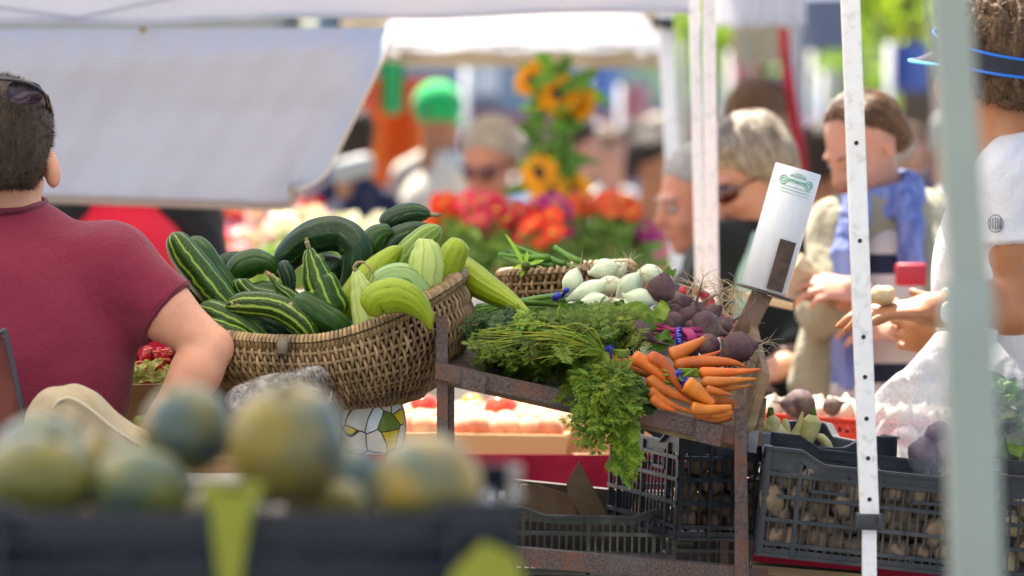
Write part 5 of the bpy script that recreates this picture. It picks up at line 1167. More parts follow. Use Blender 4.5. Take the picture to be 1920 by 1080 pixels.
sheet('paper_bag',[(1490,500,8.3),(1505,476,8.35),(1545,520,8.38),(1600,560,8.4),(1560,572,8.36),(1475,560,8.3),(1440,555,8.3)],'brown paper bag being passed behind the white roll','paper bag',mat=kraft,th=.05)
sheet('tan_board',[(1395,548,7.6),(1487,570,7.6),(1487,582,7.6),(1395,562,7.6)],'thin tan wooden slat seen behind the roll bracket','slat',mat=kraft,th=.02)
# ---------------------------------------------------------------- farther people: one builder
def person(px,py,d,H,yaw,label,top,hairm,skinm,pitch=.1,hat=None,vest=None,glasses=None,res=.016,arm=.2,trs=denim,lean=0,nk=0):
    """py = photo row of the head centre"""
    hc=np.array(P(px,py,d)); R=RM(yaw,pitch); x,y=hc[0],hc[1]; r=thing('person',Vector((x,y,0)),label,'person'); B=RM(yaw*.8); z=hc[2]; f=lambda a,b,c:np.array((x,y,0))+B@np.array((a,b,0))+np.array((0,0,c)); sz=z-.26+nk
    sk=headp(hc,R,1,.02)+[C(hc+np.array((0,0,-.06)),f(0,.02,sz+.02),.055,.06,.03),E(f(0,.02,sz-.24),(.14,.1,.22),B,.05),E(f(0,.02,sz-.45),(.14,.1,.2),B,.06)]
    tp=[E(f(0,.02,sz-.23),(.185,.125,.215),B,.06),E(f(0,.02,sz-.42),(.17,.12,.22),B,.06),E(f(0,.0,sz+.06),(.062,.062,.03),None,.01,'s')]
    for q in(-1,1):
        a,e,w_=f(.19*q,.02,sz-.05),f(.24*q,.03-arm*.2,sz-.33),f(.17*q,-.1-arm,sz-.5+arm*.6)
        sk+=[C(a,e,.045,.036,.03),C(e,w_,.036,.026,.02)]+handp(w_,B@np.array((0,-1,-.3)),B@np.array((-q,0,-.3)),.4,1,side=q); tp+=[C(f(.08*q,.02,sz+.01),a,.05,.056,.04),C(a,a*.4+e*.6 if not vest else e,.058,.06,.03,flat=True)]
        if vest: tp+=[C(e,e*.3+w_*.7,.052,.045,.03,flat=True)]
    sk+=lower(r,x,y,max(.6,z-.78),trs,yaw*.8,res=.02); sdf(sk,res,'body',skinm,r); sdf(tp,res,'top',top,r,disp=wrinkle(.008,[(20,1),(35,.6)],int(px)))
    if vest: sdf([E(f(0,.02,sz-.22),(.195,.135,.225),B,.05),E(f(0,.02,sz-.42),(.18,.13,.22),B,.05),C(f(.06,.02,sz+.03),f(-.06,.02,sz+.03),.06,.06,.04),E(f(0,.0,sz+.07),(.066,.066,.035),None,.01,'s')],res,'vest',vest,r)
    if hairm: sdf([E(hc+R@np.array((0,.022,.045)),(.088,.104,.088),R,.02),E(hc+R@np.array((0,.05,-.03)),(.086,.07,.085),R,.03),CUT(hc+R@np.array((0,-.01,.005)),R@np.array((0,-.6,-.8)),.015)],res*.6,'hair',hairm,r)
    if hat:
        o=sdf([E(hc+R@np.array((0,.012,.055)),(.098,.118,.100),R,.01),CUT(hc+R@np.array((0,0,-.015)),R@np.array((0,0,-1)),.004),E(hc+R@np.array((0,-.13,-.0)),(.075,.075,.008),R,.01)],.008,'cap',hat,r)
        b=MB(); b.ell(Vector(hc+R@np.array((.0,.122,.02))),(.016,.01,.014)); b.build('cap_gap',M('cap_gap_brown',(.12,.03,.02)),o)
    faceparts(r,hc,R,1,eyes=True,glasses=glasses); return r
gcap=cloth('green_cap_cloth',(.015,.38,.10),(.02,.45,.13),.2); cream=cloth('cream_shirt_cloth',(.72,.66,.56)); pink=cloth('coral_pink_top',(.72,.08,.13))
person(822,224,17,1.75,math.radians(160),'man in a green cap and cream shirt seen from behind among the flowers',cream,None,sk_t,hat=gcap,nk=.08)
person(918,300,12.9,1.6,math.radians(-25),'grey haired woman in sunglasses and a coral pink top behind the red flowers',pink,h_gr,sk_r,pitch=.3,glasses=lens_r,nk=.07)
nv=cloth('navy_jacket_cloth',(.012,.016,.05))
np_=person(665,262,17,1.7,math.radians(170),'person in a navy jacket with a grey shoulder bag beside the hanging sheet',nv,h_dk,sk_t,nk=.06)
b=MB(); b.box(P(662,315,16.7),(.17,.1,.09),Matrix.Rotation(-.25,3,'Y'),.035); o=b.build('shoulder_bag',M('grey_white_bag',(.36,.38,.38),rough=.5),loc=P(655,345,16.7)); tag(o,'grey white shoulder bag on the back of the person in navy','bag')
redv=cloth('red_vest_cloth',(.55,.008,.03)); bks=cloth('black_sleeve_cloth',(.015,.016,.018))
person(228,186,10.2,1.7,math.radians(20),'person in a red vest with black sleeves behind the man in maroon',bks,h_dk,sk_t,pitch=.4,vest=redv,res=.011,nk=.02)
person(112,352,11,1.5,math.radians(15),'person in a white collar bending low, chin visible above the maroon shoulder',cloth('white_collar_cloth',(.75,.74,.72)),h_br,sk_t,pitch=.2,res=.013)
person(1425,222,13,1.7,math.radians(150),'brown haired person with a pale collar behind the grey blonde woman',cloth('slate_blue_top',(.12,.15,.22)),h_br,sk_r)
person(1225,310,17,1.65,math.radians(60),'person in a red and white top left of the white tent leg',cloth('red_white_top',(.6,.05,.06),(.6,.3,.3)),h_dk,sk_t)
person(1085,270,19,1.6,math.radians(100),'long dark haired woman with a pale top right of the sunflowers',cloth('pale_blue_top',(.5,.56,.65)),h_dk,sk_l)
person(1555,300,14,1.7,math.radians(150),'person in a grey top behind the punched tent leg',cloth('grey_blue_top2',(.16,.18,.25)),h_dk,sk_t)
# crowd beyond: two bodies repeated with different clothes
cols={'red':(.5,.02,.03),'white':(.75,.73,.7),'navy':(.02,.03,.09),'pink':(.7,.2,.25),'teal':(.03,.25,.28),'sky blue':(.25,.4,.65),'black':(.015,.015,.02),'orange':(.7,.2,.03),'lilac':(.35,.28,.5),'beige':(.5,.42,.32)}
prA=person(1160,283,24,1.7,math.radians(30),'x',cloth('crowd_red',cols['red']),h_br,sk_l,res=.028); prB=person(1290,270,26,1.7,math.radians(170),'x',cloth('crowd_navy',cols['navy']),h_dk,sk_t,res=.028)
hn={'brown':h_br,'dark':h_dk,'grey':h_si,'fair':h_gr}
LM=[('between the tulips and the double leg',1160),('behind the left white leg',1262)]
spots=[(1150,24,'white','brown'),(1188,27,'sky blue','dark'),(1120,30,'teal','grey'),(1240,25,'pink','fair'),(1285,29,'red','dark'),(1392,22,'white','brown'),(1530,25,'lilac','dark'),(1690,23,'white','fair'),(1712,28,'pink','brown'),(1770,26,'navy','dark'),(1795,21,'white','grey'),(1850,25,'teal','brown'),(1660,33,'sky blue','dark'),(1735,36,'red','grey'),(1020,27,'beige','dark'),(985,31,'white','fair'),(940,24,'sky blue','brown'),(760,26,'orange','dark'),(720,24,'black','grey'),(585,22,'red','brown'),(540,26,'white','dark'),(480,24,'pink','fair'),(430,28,'beige','dark'),(1325,33,'beige','grey'),(1455,30,'orange','brown'),(1205,36,'black','fair'),(1075,38,'lilac','brown'),(1590,29,'black','dark')]
lm=[(1010,'beyond the sunflowers'),(1130,'right of the sunflowers'),(1250,'by the single white leg'),(1400,'by the double white leg'),(1560,'left of the punched leg'),(1740,'beside the near leg'),(1900,'right of the near leg'),(700,'behind the hanging sheet')]
first_used=set()
for i,(px,d,cn,h) in enumerate(spots):
    src=(prA,prB)[i%2]; nm=min(lm,key=lambda q:abs(q[0]-px))[1]; lab='distant blurred person in %s top with %s hair %s'%(cn,h,nm)
    ms={'top':cloth('crowd_'+cn.replace(' ','_'),cols[cn]),'hair':hn[h]}
    s=random.uniform(.94,1.06); x=(px-960)/FP*d
    if i<2:
        src.location=(x,d,0); o=src
        for ch in src.children:
            if ch.name.split('.')[0] in ms: ch.data.materials[0]=ms[ch.name.split('.')[0]]
        o['label']=lab
    else: o=dup(src,(x,d,0),(0,0,random.uniform(-1,1)),lab,s,ms)
    o['group']='people in the market crowd'
# ================================================================== SETTING AND STALLS BEHIND
gm=M('pavement',(.13,.125,.12),(.18,.17,.16),.8,rough=.9,bump=.3,bscale=30,c3=(.10,.095,.09),s3=.2)
b=MB(); b.grid(lambda u,v:Vector(((u-.5)*500,-40+v*500,0)),40,40); struct(b.build('ground',gm,loc=(0,0,0)))
can=lambda n,c,tr=.45: cloth(n,c,[x*.94 for x in c],.15,400,tr=tr,rough=.7,fold=5)
wc=can('white_canopy_fabric',(.80,.79,.82),.5); gcv=can('grey_blue_tarpaulin',(.62,.66,.77),.30); bgc=can('beige_canopy_fabric',(.62,.54,.40),.35)
# our stall's canopy overhead (casts the shade over rack, basket, melons)
cp=thing('market_canopy',(-1.2,5,2.5),'white fabric canopy over the vegetable stall, above the picture','canopy')
b=MB(); A=(-3.2,3.2,2.35);B_=(.62,3.2,2.35);C_=(.62,7.45,2.35);D_=(-3.2,7.45,2.35);T=(-1.3,5.3,3.0)
for q in((A,B_,T),(B_,C_,T),(C_,D_,T),(D_,A,T)): b.add(q,[(0,1,2)])
b.build('roof',can('canopy_roof_fabric',(.80,.77,.72),.5),cp,smooth=False)
b=MB(); 
for a,e in((A,B_),(B_,C_),(C_,D_),(D_,A)): b.bar(a,e,.03,.03)
b.build('frame',wpnt,cp,smooth=False)
# neighbouring white tent: valance, roof, legs
def canopy(name,label,fx0,fx1,yb0,yb1,d,hang,depth,rise,mat,front=True,back=None):
    r=thing(name,P((fx0+fx1)/2,yb1,d),label,'tent'); p0,p1=P(fx0,yb0,d),P(fx1,yb1,d); up=Vector((0,0,hang))
    if front:
        b=MB(); b.slab(lambda u,v:p0.lerp(p1,u)+up*v+Vector((0,.015*math.sin(u*17)*(1-v)+.01*math.sin(u*41),.004*math.sin(u*23)*(1-v))),60,4,.003,(0,1,0)); b.build('valance',mat,r)
        b=MB(); b.tube([p0.lerp(p1,i/30)+Vector((0,.012*math.sin(i/30*17)-.003,.003+.004*math.sin(i/30*23))) for i in range(31)],.006,6); b.build('hem',mat,r)
    q0,q1=p0+up,p1+up; D=Vector((0,depth,0)); top=(q0+q1)/2+D/2+Vector((0,0,rise)); b=MB()
    for t in((q0,q1,top),(q1,q1+D,top),(q1+D,q0+D,top),(q0+D,q0,top)): b.add(t,[(0,1,2)])
    b.build('roof',mat,r,smooth=False)
    if back: b=MB(); b.grid(lambda u,v:p0.lerp(p1,u)+D+Vector((0,0,hang*v)),20,2); b.build('valance',back,r)
    return r
t1=canopy('market_tent','long white tent edge across the top left with the grey sheet hanging from it',-700,1308,56,22,9.0,.24,3.0,.5,wc)
b=MB(); b.bar(P(-20,12,8.97),P(145,34,8.97),.006,.003,up=(0,1,0)); b.bar(P(145,34,8.97),P(350,-10,8.97),.006,.003,up=(0,1,0)); b.build('seam',M('seam_grey',(.45,.45,.5)),t1)
def sheetf(u,v):
    x=-500+u*(1245-350*v**1.0*1.0) ; cr_=max(0,(u-.955)/.045)**2*max(0,(v-.8)/.2)**1.5; x=-500+u*((745-(165*v**1.05))+500)-30*cr_; y=(56-u*4)*(1-v)+(352+36*u-34*cr_)*v
    dd=8.93-.05*math.sin(PI*min(1,v*2.2))+.30*v+.02*math.sin(u*11+v*3)*v+.012*math.sin(u*31+2*v)*v-.10*max(0,(u-.93)/.07)**2+.004*math.sin(u*90+6*v)+.003*math.sin(v*26+u*9)
    return P(x,y,dd)
b=MB(); b.slab(sheetf,70,30,.003,(0,1,0)); hsh=b.build('hanging_sheet',gcv,loc=P(100,56,8.9)); tag(hsh,'large grey blue tarpaulin sheet hanging slanted under the white tent edge','sheet')
b=MB(); b.tube([Vector(sheetf(i/60,1)) for i in range(61)],.011,8); b.build('hem',cloth('tarp_hem_brown',(.42,.34,.30)),hsh)
b=MB(); b.tube([Vector(sheetf(1,i/30)) for i in range(31)],.0035,8); b.build('side_hem',cloth('tarp_side_hem',(.75,.7,.62)),hsh)
b=MB(); b.box(P(268,56,8.9),(.012,.01,.012)); b.build('grommet',M('brass',(.4,.3,.12),metal=.8,rough=.3),hsh)
def sleg(lb,a,e,w,d,mat=wpnt,nm='tent_leg'):
    b=MB(); b.bar(P(*a,d),P(*e,d),L(w,d),L(w,d),up=(0,1,0),bev=.003); o=b.build(nm,mat,loc=P(*e,d),smooth=False); return tag(o,lb,'tent leg')
sleg('left bar of the double white tent leg in front of the silver haired man',(1299,-100),(1318,720),20,8.4)
sleg('right bar of the double white tent leg touching the grey blonde hair',(1328,-100),(1338,720),24,8.3)
sleg('single white tent leg left of the double one, with a black bracket at its top',(1247,20),(1290,900),27,10.6)
b=MB(); b.box(P(1243,42,10.55),(.05,.05,.02)); b.bar(P(1225,38,10.5),P(1262,50,10.5),.012,.02); b.build('bracket',MATS['black_plastic'],bpy.data.objects['tent_leg.004'] if 'tent_leg.004' in bpy.data.objects else None)
sleg('pale grey green pole just right of the single white leg',(1278,80),(1290,600),14,12,M('pale_green_grey_pole',(.5,.52,.44)),'pole')
sleg('slim grey pole at right of the red strap, holding the second tent',(1492,20),(1500,700),20,14,M('grey_pole',(.35,.37,.42)),'pole')
sleg('olive grey pole left of the brown haired person',(1400,60),(1408,600),14,18,M('olive_pole',(.3,.3,.24)),'pole')
canopy('market_tent','sunlit white tent roof behind the sheet above the sunflowers',700,1246,98,98,11.0,.02,3.2,.62,can('sunlit_canopy_fabric',(.82,.82,.82),.2),back=bgc)
canopy('market_tent','beige tent with scalloped edge above the green cap',640,1262,112,130,13.3,.2,2.8,.5,bgc)
canopy('market_tent','small white tent at top right of the double leg',1345,1510,50,44,12,.3,3,.4,wc)
canopy('market_tent','cream far tent behind the brown haired person',1370,1480,120,116,19,.25,3,.4,bgc)
canopy('market_tent','far blue grey tent edge right of the grey pole',1505,1600,95,92,24,.3,3,.4,can('blue_canopy_fabric',(.3,.34,.45)))
b=MB(); b.bar(P(1470,52,13),P(1474,125,13),.03,.02,up=(0,1,0)); b.bar(P(1474,125,13),P(1505,330,13),.034,.02,up=(0,1,0),bev=.004); o=b.build('red_strap',cloth('red_strap_cloth',(.45,.02,.04)),loc=P(1490,330,13)); tag(o,'slanting red strap beside the slim grey pole','strap')
# orange stall wall and the green thing hanging in front of it
orm=cloth('orange_tarp',(.75,.22,.02),(.7,.17,.02),.4,300,tr=.2)
b=MB(); b.slab(lambda u,v:P(640+u*195,410-v*265,20+.1*math.sin(u*14)),24,8,.01); o=b.build('orange_tarp',orm,loc=P(720,410,20)); tag(o,'orange tarpaulin wall of a far stall behind the green cap','tarpaulin')
b=MB(); b.slab(lambda u,v:P(655+u*140,205-v*50,19.8+.1*math.sin(u*14)),24,4,.01); o=b.build('red_valance',cloth('red_orange_cloth',(.7,.08,.02)),loc=P(720,205,19.8)); tag(o,'red orange strip along the top of the orange wall','cloth')
b=MB(); b.slab(lambda u,v:P(712+u*45+v*3*(1-u),112+v*104-12*abs(u-.4)*v,18+.05*math.sin(u*9)),12,8,.05); o=b.build('green_cloth',cloth('bright_green_cloth',(.07,.55,.2),tr=.3),loc=P(735,110,18)); tag(o,'bright green cloth hanging in front of the orange wall','cloth')
# flowers
fm={}
def petal_m(n,c,c2=None):
    if n not in fm: fm[n]=leaf_m('petal_'+n,c,c2 or [x*.8 for x in c],.3,.5,30)
    return fm[n]
stem_m=leaf_m('flower_stem',(.12,.26,.04),(.24,.38,.08),.25); leafy=leaf_m('flower_leaf',(.07,.2,.02),(.14,.3,.04),.35)
def head_mb(r,n=14,layers=2,cup=.2):
    b=MB()
    for l in range(layers):
        rr=r*(1-.3*l)
        for i in range(n):
            a=2*PI*(i+.5*l)/n+random.uniform(-.1,.1); g=random.uniform(.8,1.2); b.cur=(g,g,g); d=Vector((math.cos(a),math.sin(a),0)); t=Vector((-d.y,d.x,0)); w=rr*PI/n*1.25; z=r*(cup*(l+.3))
            b.add([d*rr*.2+Vector((0,0,z*.3)),d*rr*.62+t*w+Vector((0,0,z*.7)),d*rr*random.uniform(.92,1.08)+Vector((0,0,z*.6)),d*rr*.62-t*w+Vector((0,0,z*.7))],[(0,1,2,3)])
    return b
cen_m=M('flower_centre',(.035,.012,.006),(.08,.03,.01),300,bump=.6); ycen=M('yellow_centre',(.5,.35,.02))
def bouquet(label,heads,base,d,r,petal,cm=None,stems=True,group=None,stemlen=None,n=14,name='flower_bouquet',layers=2,face=.6):
    root=thing(name,P(base[0],base[1],d),label,'flowers',group); protos=[]
    for k in range(2):
        h=head_mb(r,n,layers).build('flower',petal,root,loc=None); c=MB(); c.lathe([(r*.3,.0),(r*.3,r*.12),(r*.18,r*.2),(0,r*.22)],n=10); cc=c.build('centre',cm or ycen,h,loc=None)
        for o in (h,cc): pass
        protos.append(h)
    # the two prototypes were built round the origin: rebase their meshes
    for h in protos:
        off=Vector(root.location); h.data.transform(Matrix.Translation(off)); h.children[0].data.transform(Matrix.Translation(off))
    sm=MB()
    for i,(x,y,dz) in enumerate(heads):
        p=P(x,y,d+dz); src=protos[i%2]
        if i<2: o=src
        else: o=src.copy(); COL.objects.link(o); o.parent=root; c=src.children[0].copy(); COL.objects.link(c); c.parent=o
        o.location=p-root.location; nrm=Vector((random.gauss(0,.4),-face+random.gauss(0,.25),random.uniform(.2,.9))).normalized(); o.rotation_euler=nrm.to_track_quat('Z','Y').to_euler(); s=random.uniform(.8,1.15); o.scale=(s,s,s)
        if stems:
            g=random.uniform(.7,1.3); sm.cur=(g,g,g); bp=P(base[0]+random.gauss(0,12),base[1],d+random.uniform(-.03,.03)); sm.tube(catmull([p,p.lerp(bp,.5)+Vector((random.gauss(0,.01),0,0)),bp],5),.004,5,cap=False)
            for q in range(3):
                a=p.lerp(bp,random.uniform(.2,.8)); leaf(sm,a,a+Vector((random.gauss(0,.04),random.gauss(0,.03),random.uniform(-.02,.06))),.012,col=(g,g,g))
    if sm.v: sm.build('stems',stem_m,root)
    return root
def cluster(x0,x1,y0,y1,n,dz=.12): return [(random.uniform(x0,x1),random.uniform(y0,y1),random.uniform(-dz,dz)) for _ in range(n)]
red=petal_m('scarlet',(.85,.06,.015)); pnk=petal_m('pink',(.8,.08,.16)); mag=petal_m('magenta',(.5,.02,.28)); crm_=petal_m('blush',(.75,.5,.48)); yel=petal_m('yellow',(.9,.45,.01)); ora=petal_m('coral',(.85,.16,.06)); crim=petal_m('crimson',(.55,.005,.03)); whp=petal_m('white',(.8,.78,.72))
bouquet('scarlet zinnia bouquet directly right of the topmost cucumber',cluster(805,880,368,415,22),(850,540),11.5,.03,red)
bouquet('coral pink bouquet in front of the woman in pink',cluster(870,940,365,430,26),(905,540),11.3,.03,pnk)
bouquet('mixed crimson and pink bouquet in the middle of the flower row',cluster(930,1010,385,450,26),(960,545),11.2,.03,crim)
bouquet('magenta edged bouquet below the sunflowers',cluster(985,1060,375,455,22),(1030,545),11.4,.03,mag)
bouquet('scarlet bouquet low before the sunflowers',cluster(990,1050,400,455,20),(1020,545),11.0,.03,red)
bouquet('coral bouquet with tall green stems, left of two at right',cluster(1075,1140,370,400,24),(1110,560),11.6,.03,ora)
bouquet('coral bouquet with tall green stems, right of two',cluster(1130,1200,372,402,24),(1160,560),11.4,.03,ora)
bouquet('small purple bouquet by the foot of the single white leg',cluster(1190,1225,425,455,8),(1205,540),11.5,.03,mag)
bouquet('pale blush bouquet hidden mostly behind the basket',cluster(450,570,395,490,46),(510,560),12.5,.035,crm_)
bouquet('blush flowers with yellow centres left of the arched cucumber',cluster(520,600,395,440,14),(550,560),12.3,.035,whp)
bouquet('bright pink bouquet above the long striped cucumber',cluster(375,450,435,500,24),(410,560),12.0,.035,pnk)
bouquet('dark crimson bouquet hanging just under the sheet',cluster(400,460,385,405,10)+cluster(560,600,380,405,8),(440,560),13,.035,crim,stems=False)
bouquet('golden sunflowers just under the sheet beside the red vest',cluster(290,360,385,415,7),(320,540),12.5,.05,yel,cen_m)
bouquet('pale pink bouquet left of the long striped cucumber',cluster(325,385,450,520,20),(350,560),12.2,.035,petal_m('soft_pink',(.8,.35,.42)))
bouquet('row of cream wrapped posies on the far table behind the arch',cluster(600,745,410,432,30),(670,540),14,.035,whp,n=10)
lv=MB()
sf=bouquet('tall sunflower stand with large golden heads, right of the green cap',[(1048,178,0),(1075,195,.05),(998,152,.05),(1020,145,.1),(1012,325,0),(1030,360,0),(1072,362,.05)],(1040,560),12,.064,yel,cen_m,n=22,name='sunflower_stand',face=1.3)
for i in range(95):
    y=random.uniform(125,400); x=1048+random.gauss(0,17)-(12 if y>260 else 0); a=P(x,y,12.06+random.uniform(-.05,.1)); g=random.uniform(.6,1.3)
    leaf(lv,a,a+Vector((random.gauss(0,.055),random.gauss(0,.05),random.gauss(0,.04))),.024,col=(g,g,g))
lv.build('leaves',leafy,sf)
# flower table
tb=thing('flower_table',P(1000,560,11.5),'long table with a pale cloth under the flower bouquets','table')
b=MB(); b.box(P(800,575,11.6),(1.9,1.0,.03)); b.build('tabletop',M('pale_cloth',(.62,.54,.46),(.7,.62,.55),5),tb)
b=MB(); b.slab(lambda u,v:P(160+u*1280,585+v*380,11.08+.03*math.sin(u*60)),60,4,.004); b.build('skirt',M('pale_cloth2',(.6,.54,.48)),tb)
# peaches in wooden crates, crimson cloth
woodm=M('pale_crate_wood',(.45,.29,.12),(.55,.37,.17),12,stretch=(.1,1,1),rough=.6,bump=.2); crimson=cloth('crimson_table_cloth',(.28,.004,.03),(.22,.004,.025),.5)
def wcrate(lb,x0,x1,y0,y1,d,dep=.4,slope=0):
    r=thing('wooden_crate',P((x0+x1)/2,y1,d),lb,'crate'); a,e=P(x0,(y0+y1)/2,d),P(x1,(y0+y1)/2+slope,d); h=L(y1-y0,d)
    b=MB(); b.bar(a,e,h,.012,up=(0,1,0)); b.build('front_board',woodm,r,smooth=False)
    b=MB(); b.bar(a+Vector((0,dep,0)),e+Vector((0,dep,0)),h,.012,up=(0,1,0)); b.build('back_board',woodm,r,smooth=False)
    for q in(a,e):
        b=MB(); b.bar(q+Vector((0,.014,0)),q+Vector((0,dep-.014,0)),.014,h*1.1); b.build('end_board',woodm,r,smooth=False)
    b=MB(); b.box((a+e)/2+Vector((0,dep/2,-h*.4)),((e-a).length-.03,dep-.03,.006)); b.build('bottom',woodm,r,smooth=False); return r
wcrate('pale wooden crate of peaches seen between the rusty posts',735,1062,812,858,7.7,.45,4)
wcrate('second pale wooden crate behind the hanging carrot tops',1068,1262,795,850,7.75,.45,2)
def peach_mat():
    t=NT('peach_skin'); ob=t.coord('Object'); n=t.noise(ob,16,3); return t.bsdf(t.mix(t.ramp(n,.38,.62),(.55,.13,.06),(.62,.30,.15)),rough=.7,sheen=.3)
pkm=peach_mat(); b=MB(); b.ell((0,0,0),(.031,.031,.027),nu=16,nv=10,nz=.05); pk=b.build('peach',pkm,loc=(0,0,0)); k=0
for j in range(5):
    for i in range(9):
        o=pk if k==0 else dup(pk); k+=1; o.location=P(762+i*33+(j%2)*16+random.uniform(-4,4),808-j*7,7.74+j*.055); o.rotation_euler=[random.uniform(0,6) for _ in range(3)]; s=random.uniform(.9,1.1); o.scale=(s,s,s); tag(o,'peach heaped in the wooden crate between the rusty posts','peach','peaches in the wooden crate')
for x,y,r,d,c,lb in ((794,762,27,7.9,(.62,.05,.02),'red tomato left of the rusty corner post, above the peaches'),(885,757,23,8.0,(.75,.3,.03),'orange yellow tomato just right of the rusty corner post'),(938,766,31,7.85,(.65,.08,.03),'largest ribbed red tomato, right of the orange yellow one'),(770,748,20,8.1,(.6,.08,.03),'small red tomato behind the left one'),(1000,778,24,8.0,(.8,.45,.3),'pale peach coloured tomato right of the ribbed red one'),(1035,780,22,8.1,(.75,.5,.25),'yellowish tomato at the right end of the heap'),(745,770,22,8.0,(.6,.1,.05),'red tomato half hidden by the patterned bag')):
    b=MB(); c0=P(x,y,d); R=L(r,d); n=24; b.lathe([(R*math.sin(PI*i/12)*1.0,R*.85*math.cos(PI*i/12)) for i in range(13)],c0,n)
    for i in range(len(b.v)):
        q=Vector(b.v[i])-c0; a=math.atan2(q.y,q.x); m=1+.045*math.cos(7*a); b.v[i]=tuple(c0+Vector((q.x*m,q.y*m,q.z)))
    o=b.build('tomato',M('tomato_%d'%x,c,[q*.85 for q in c],25,rough=.25,coat=.3),loc=c0); tag(o,lb,'tomato'); s=MB(); s.tube([c0+Vector((0,0,R*.8)),c0+Vector((.002,0,R*.97))],.004,6); s.build('stalk',stub_m,o)
b=MB(); b.box(P(1000,905,8.1),(.75,.9,.02)); cl_=b.build('crimson_cloth',crimson,loc=P(1000,925,8.1)); tag(cl_,'crimson cloth covering the table under the peach crates','tablecloth')
b=MB(); b.slab(lambda u,v:P(640+u*720,(852 if v<.02 else 862)+v*78,7.66+.012*math.sin(u*40)*v),60,4,.004); b.build('drop',crimson,cl_)
b=MB(); b.box(P(1020,860,8.4),(.8,.5,.012)); o=b.build('tabletop',woodm,loc=P(1020,860,8.4)); tag(o,'board under the wooden fruit crates','board')
# pale backdrop table behind the basket and rack
t2=thing('display_table',P(1100,700,9.2),'pale covered table between the peaches and the flower row','table')
b=MB(); b.box(P(960,700,9.3),(1.6,.9,.025)); b.build('tabletop',MATS['pale_cloth'],t2)
b=MB(); b.slab(lambda u,v:P(260+u*1050,712+v*420,8.84+.02*math.sin(u*50)),50,4,.004); b.build('skirt',MATS['pale_cloth2'],t2)
# table under crates and bags at right
t3=thing('produce_table',P(1650,1100,7.2),'rough table carrying the crates and bags at the right','table')
b=MB(); b.box(P(1680,905,7.3)+Vector((0,0,-.02)),(.75,1.0,.02)); b.build('tabletop',tbl,t3)
b=MB(); b.slab(lambda u,v:P(1290+u*700,960+v*300,7.8),20,3,.004); b.build('skirt',crimson,t3)
# left: chard crate, canvas bag, leather chair back
cw=M('brown_crate_wood',(.22,.125,.05),(.30,.18,.08),10,stretch=(.12,1,1),rough=.6,bump=.3,c3=(.36,.24,.12),s3=6)
r=thing('wooden_crate',P(340,830,6.75),'brown wooden crate holding red chard behind the raised elbow','crate')
b=MB(); b.bar(P(150,775,6.72),P(505,768,6.72),L(104,6.72),.014,up=(0,1,0)); b.build('front_board',cw,r,smooth=False)
b=MB(); b.bar(P(150,785,7.1),P(505,778,7.1),L(90,7.1),.014,up=(0,1,0)); b.build('back_board',cw,r,smooth=False)
b=MB(); b.box(P(330,800,6.92),(.28,.36,.01)); b.build('bottom',cw,r,smooth=False)
sr=leaf_m('red_chard_stalk',(.42,.012,.02),(.3,.008,.015),.1,.3); sy=leaf_m('pale_chard_leaf',(.4,.45,.15),(.5,.5,.22),.3)
for i,(x,y) in enumerate(((242,672),(262,690),(285,668),(305,690),(318,672),(250,705),(292,708))):
    q=thing('chard_bunch',P(x,y,6.83),'cut red chard bunch in the wooden crate, '+('far left back','front left by the torso','back middle','front right by the forearm','back right under the arm','lowest left with pale leaf','lowest right with pale leaf')[i],'chard','red chard bunches')
    b=MB()
    for k in range(12):
        g=random.uniform(.6,1.6); b.cur=(g,g*random.uniform(.8,2.5),g); a=P(x+random.uniform(-13,13),y+random.uniform(-8,8),6.8+random.uniform(0,.06)); b.tube([a+Vector((0,0,.012)),a,a+Vector((random.gauss(0,.004),.01,-.035))],[.0036,.0055,.006],7)
    b.cur=(2.2,20,6); 
    for k in range(5): a=P(x+random.uniform(-13,13),y-14+random.uniform(-4,6),6.79); b.ell(a,(.0042,.0035,.002),nu=7,nv=4)
    b.build('stalks',sr,q)
    if i in(1,3,5,6):
        b=MB(); 
        for k in range(5): a=P(x+random.uniform(-16,20),y+random.uniform(4,18),6.77); leaf(b,a,a+Vector((random.gauss(0,.02),0,random.uniform(-.005,.025))),.009,col=(1,1,1))
        b.build('leaves',sy,q)
b=MB()
for i in range(14): a=P(random.uniform(215,262),random.uniform(795,815),6.5); leaf(b,a,a+Vector((random.gauss(0,.03),0,random.gauss(0,.015))),.012,col=(1,1,1))
o=b.build('loose_leaves',sy,loc=P(240,810,6.5)); tag(o,'few loose pale green leaves beside the canvas bag','leaves')
cv=cloth('beige_canvas',(.36,.30,.20),(.30,.25,.16),.5,900)
o=sdf([E(P(128,800,6.2),(.062,.05,.052),None,.03),C(P(128,790,6.2),P(250,850,6.2),.045,.03,.04),E(P(200,860,6.2),(.1,.05,.04),None,.03)],.005,'canvas_bag',cv,loc=P(150,880,6.2),disp=wrinkle(.003,[(50,1),(90,.6)],3)); tag(o,'beige canvas bag with piped edge behind the near melons','bag')
b=MB(); b.tube(catmull([P(92,838,6.16),P(92,790,6.155),P(105,757,6.15),P(130,747,6.15),P(165,765,6.15),P(215,805,6.15),P(262,835,6.16)],24),.0028,6); b.build('piping',cloth('canvas_piping',(.48,.42,.31)),o)
b=MB(); b.tube([P(182,832,6.1),P(208,842,6.1)],.004,6); b.build('pen',M('silver_white',(.7,.75,.85),rough=.2),o)
lm_=M('brown_leather_tooled',(.10,.018,.014),(.15,.035,.025),18,rough=.75,bump=.8,bdist=.004,bscale=28)
r=thing('chair_back',P(0,800,6.2),'dark reddish brown panelled chair back at the left edge','chair')
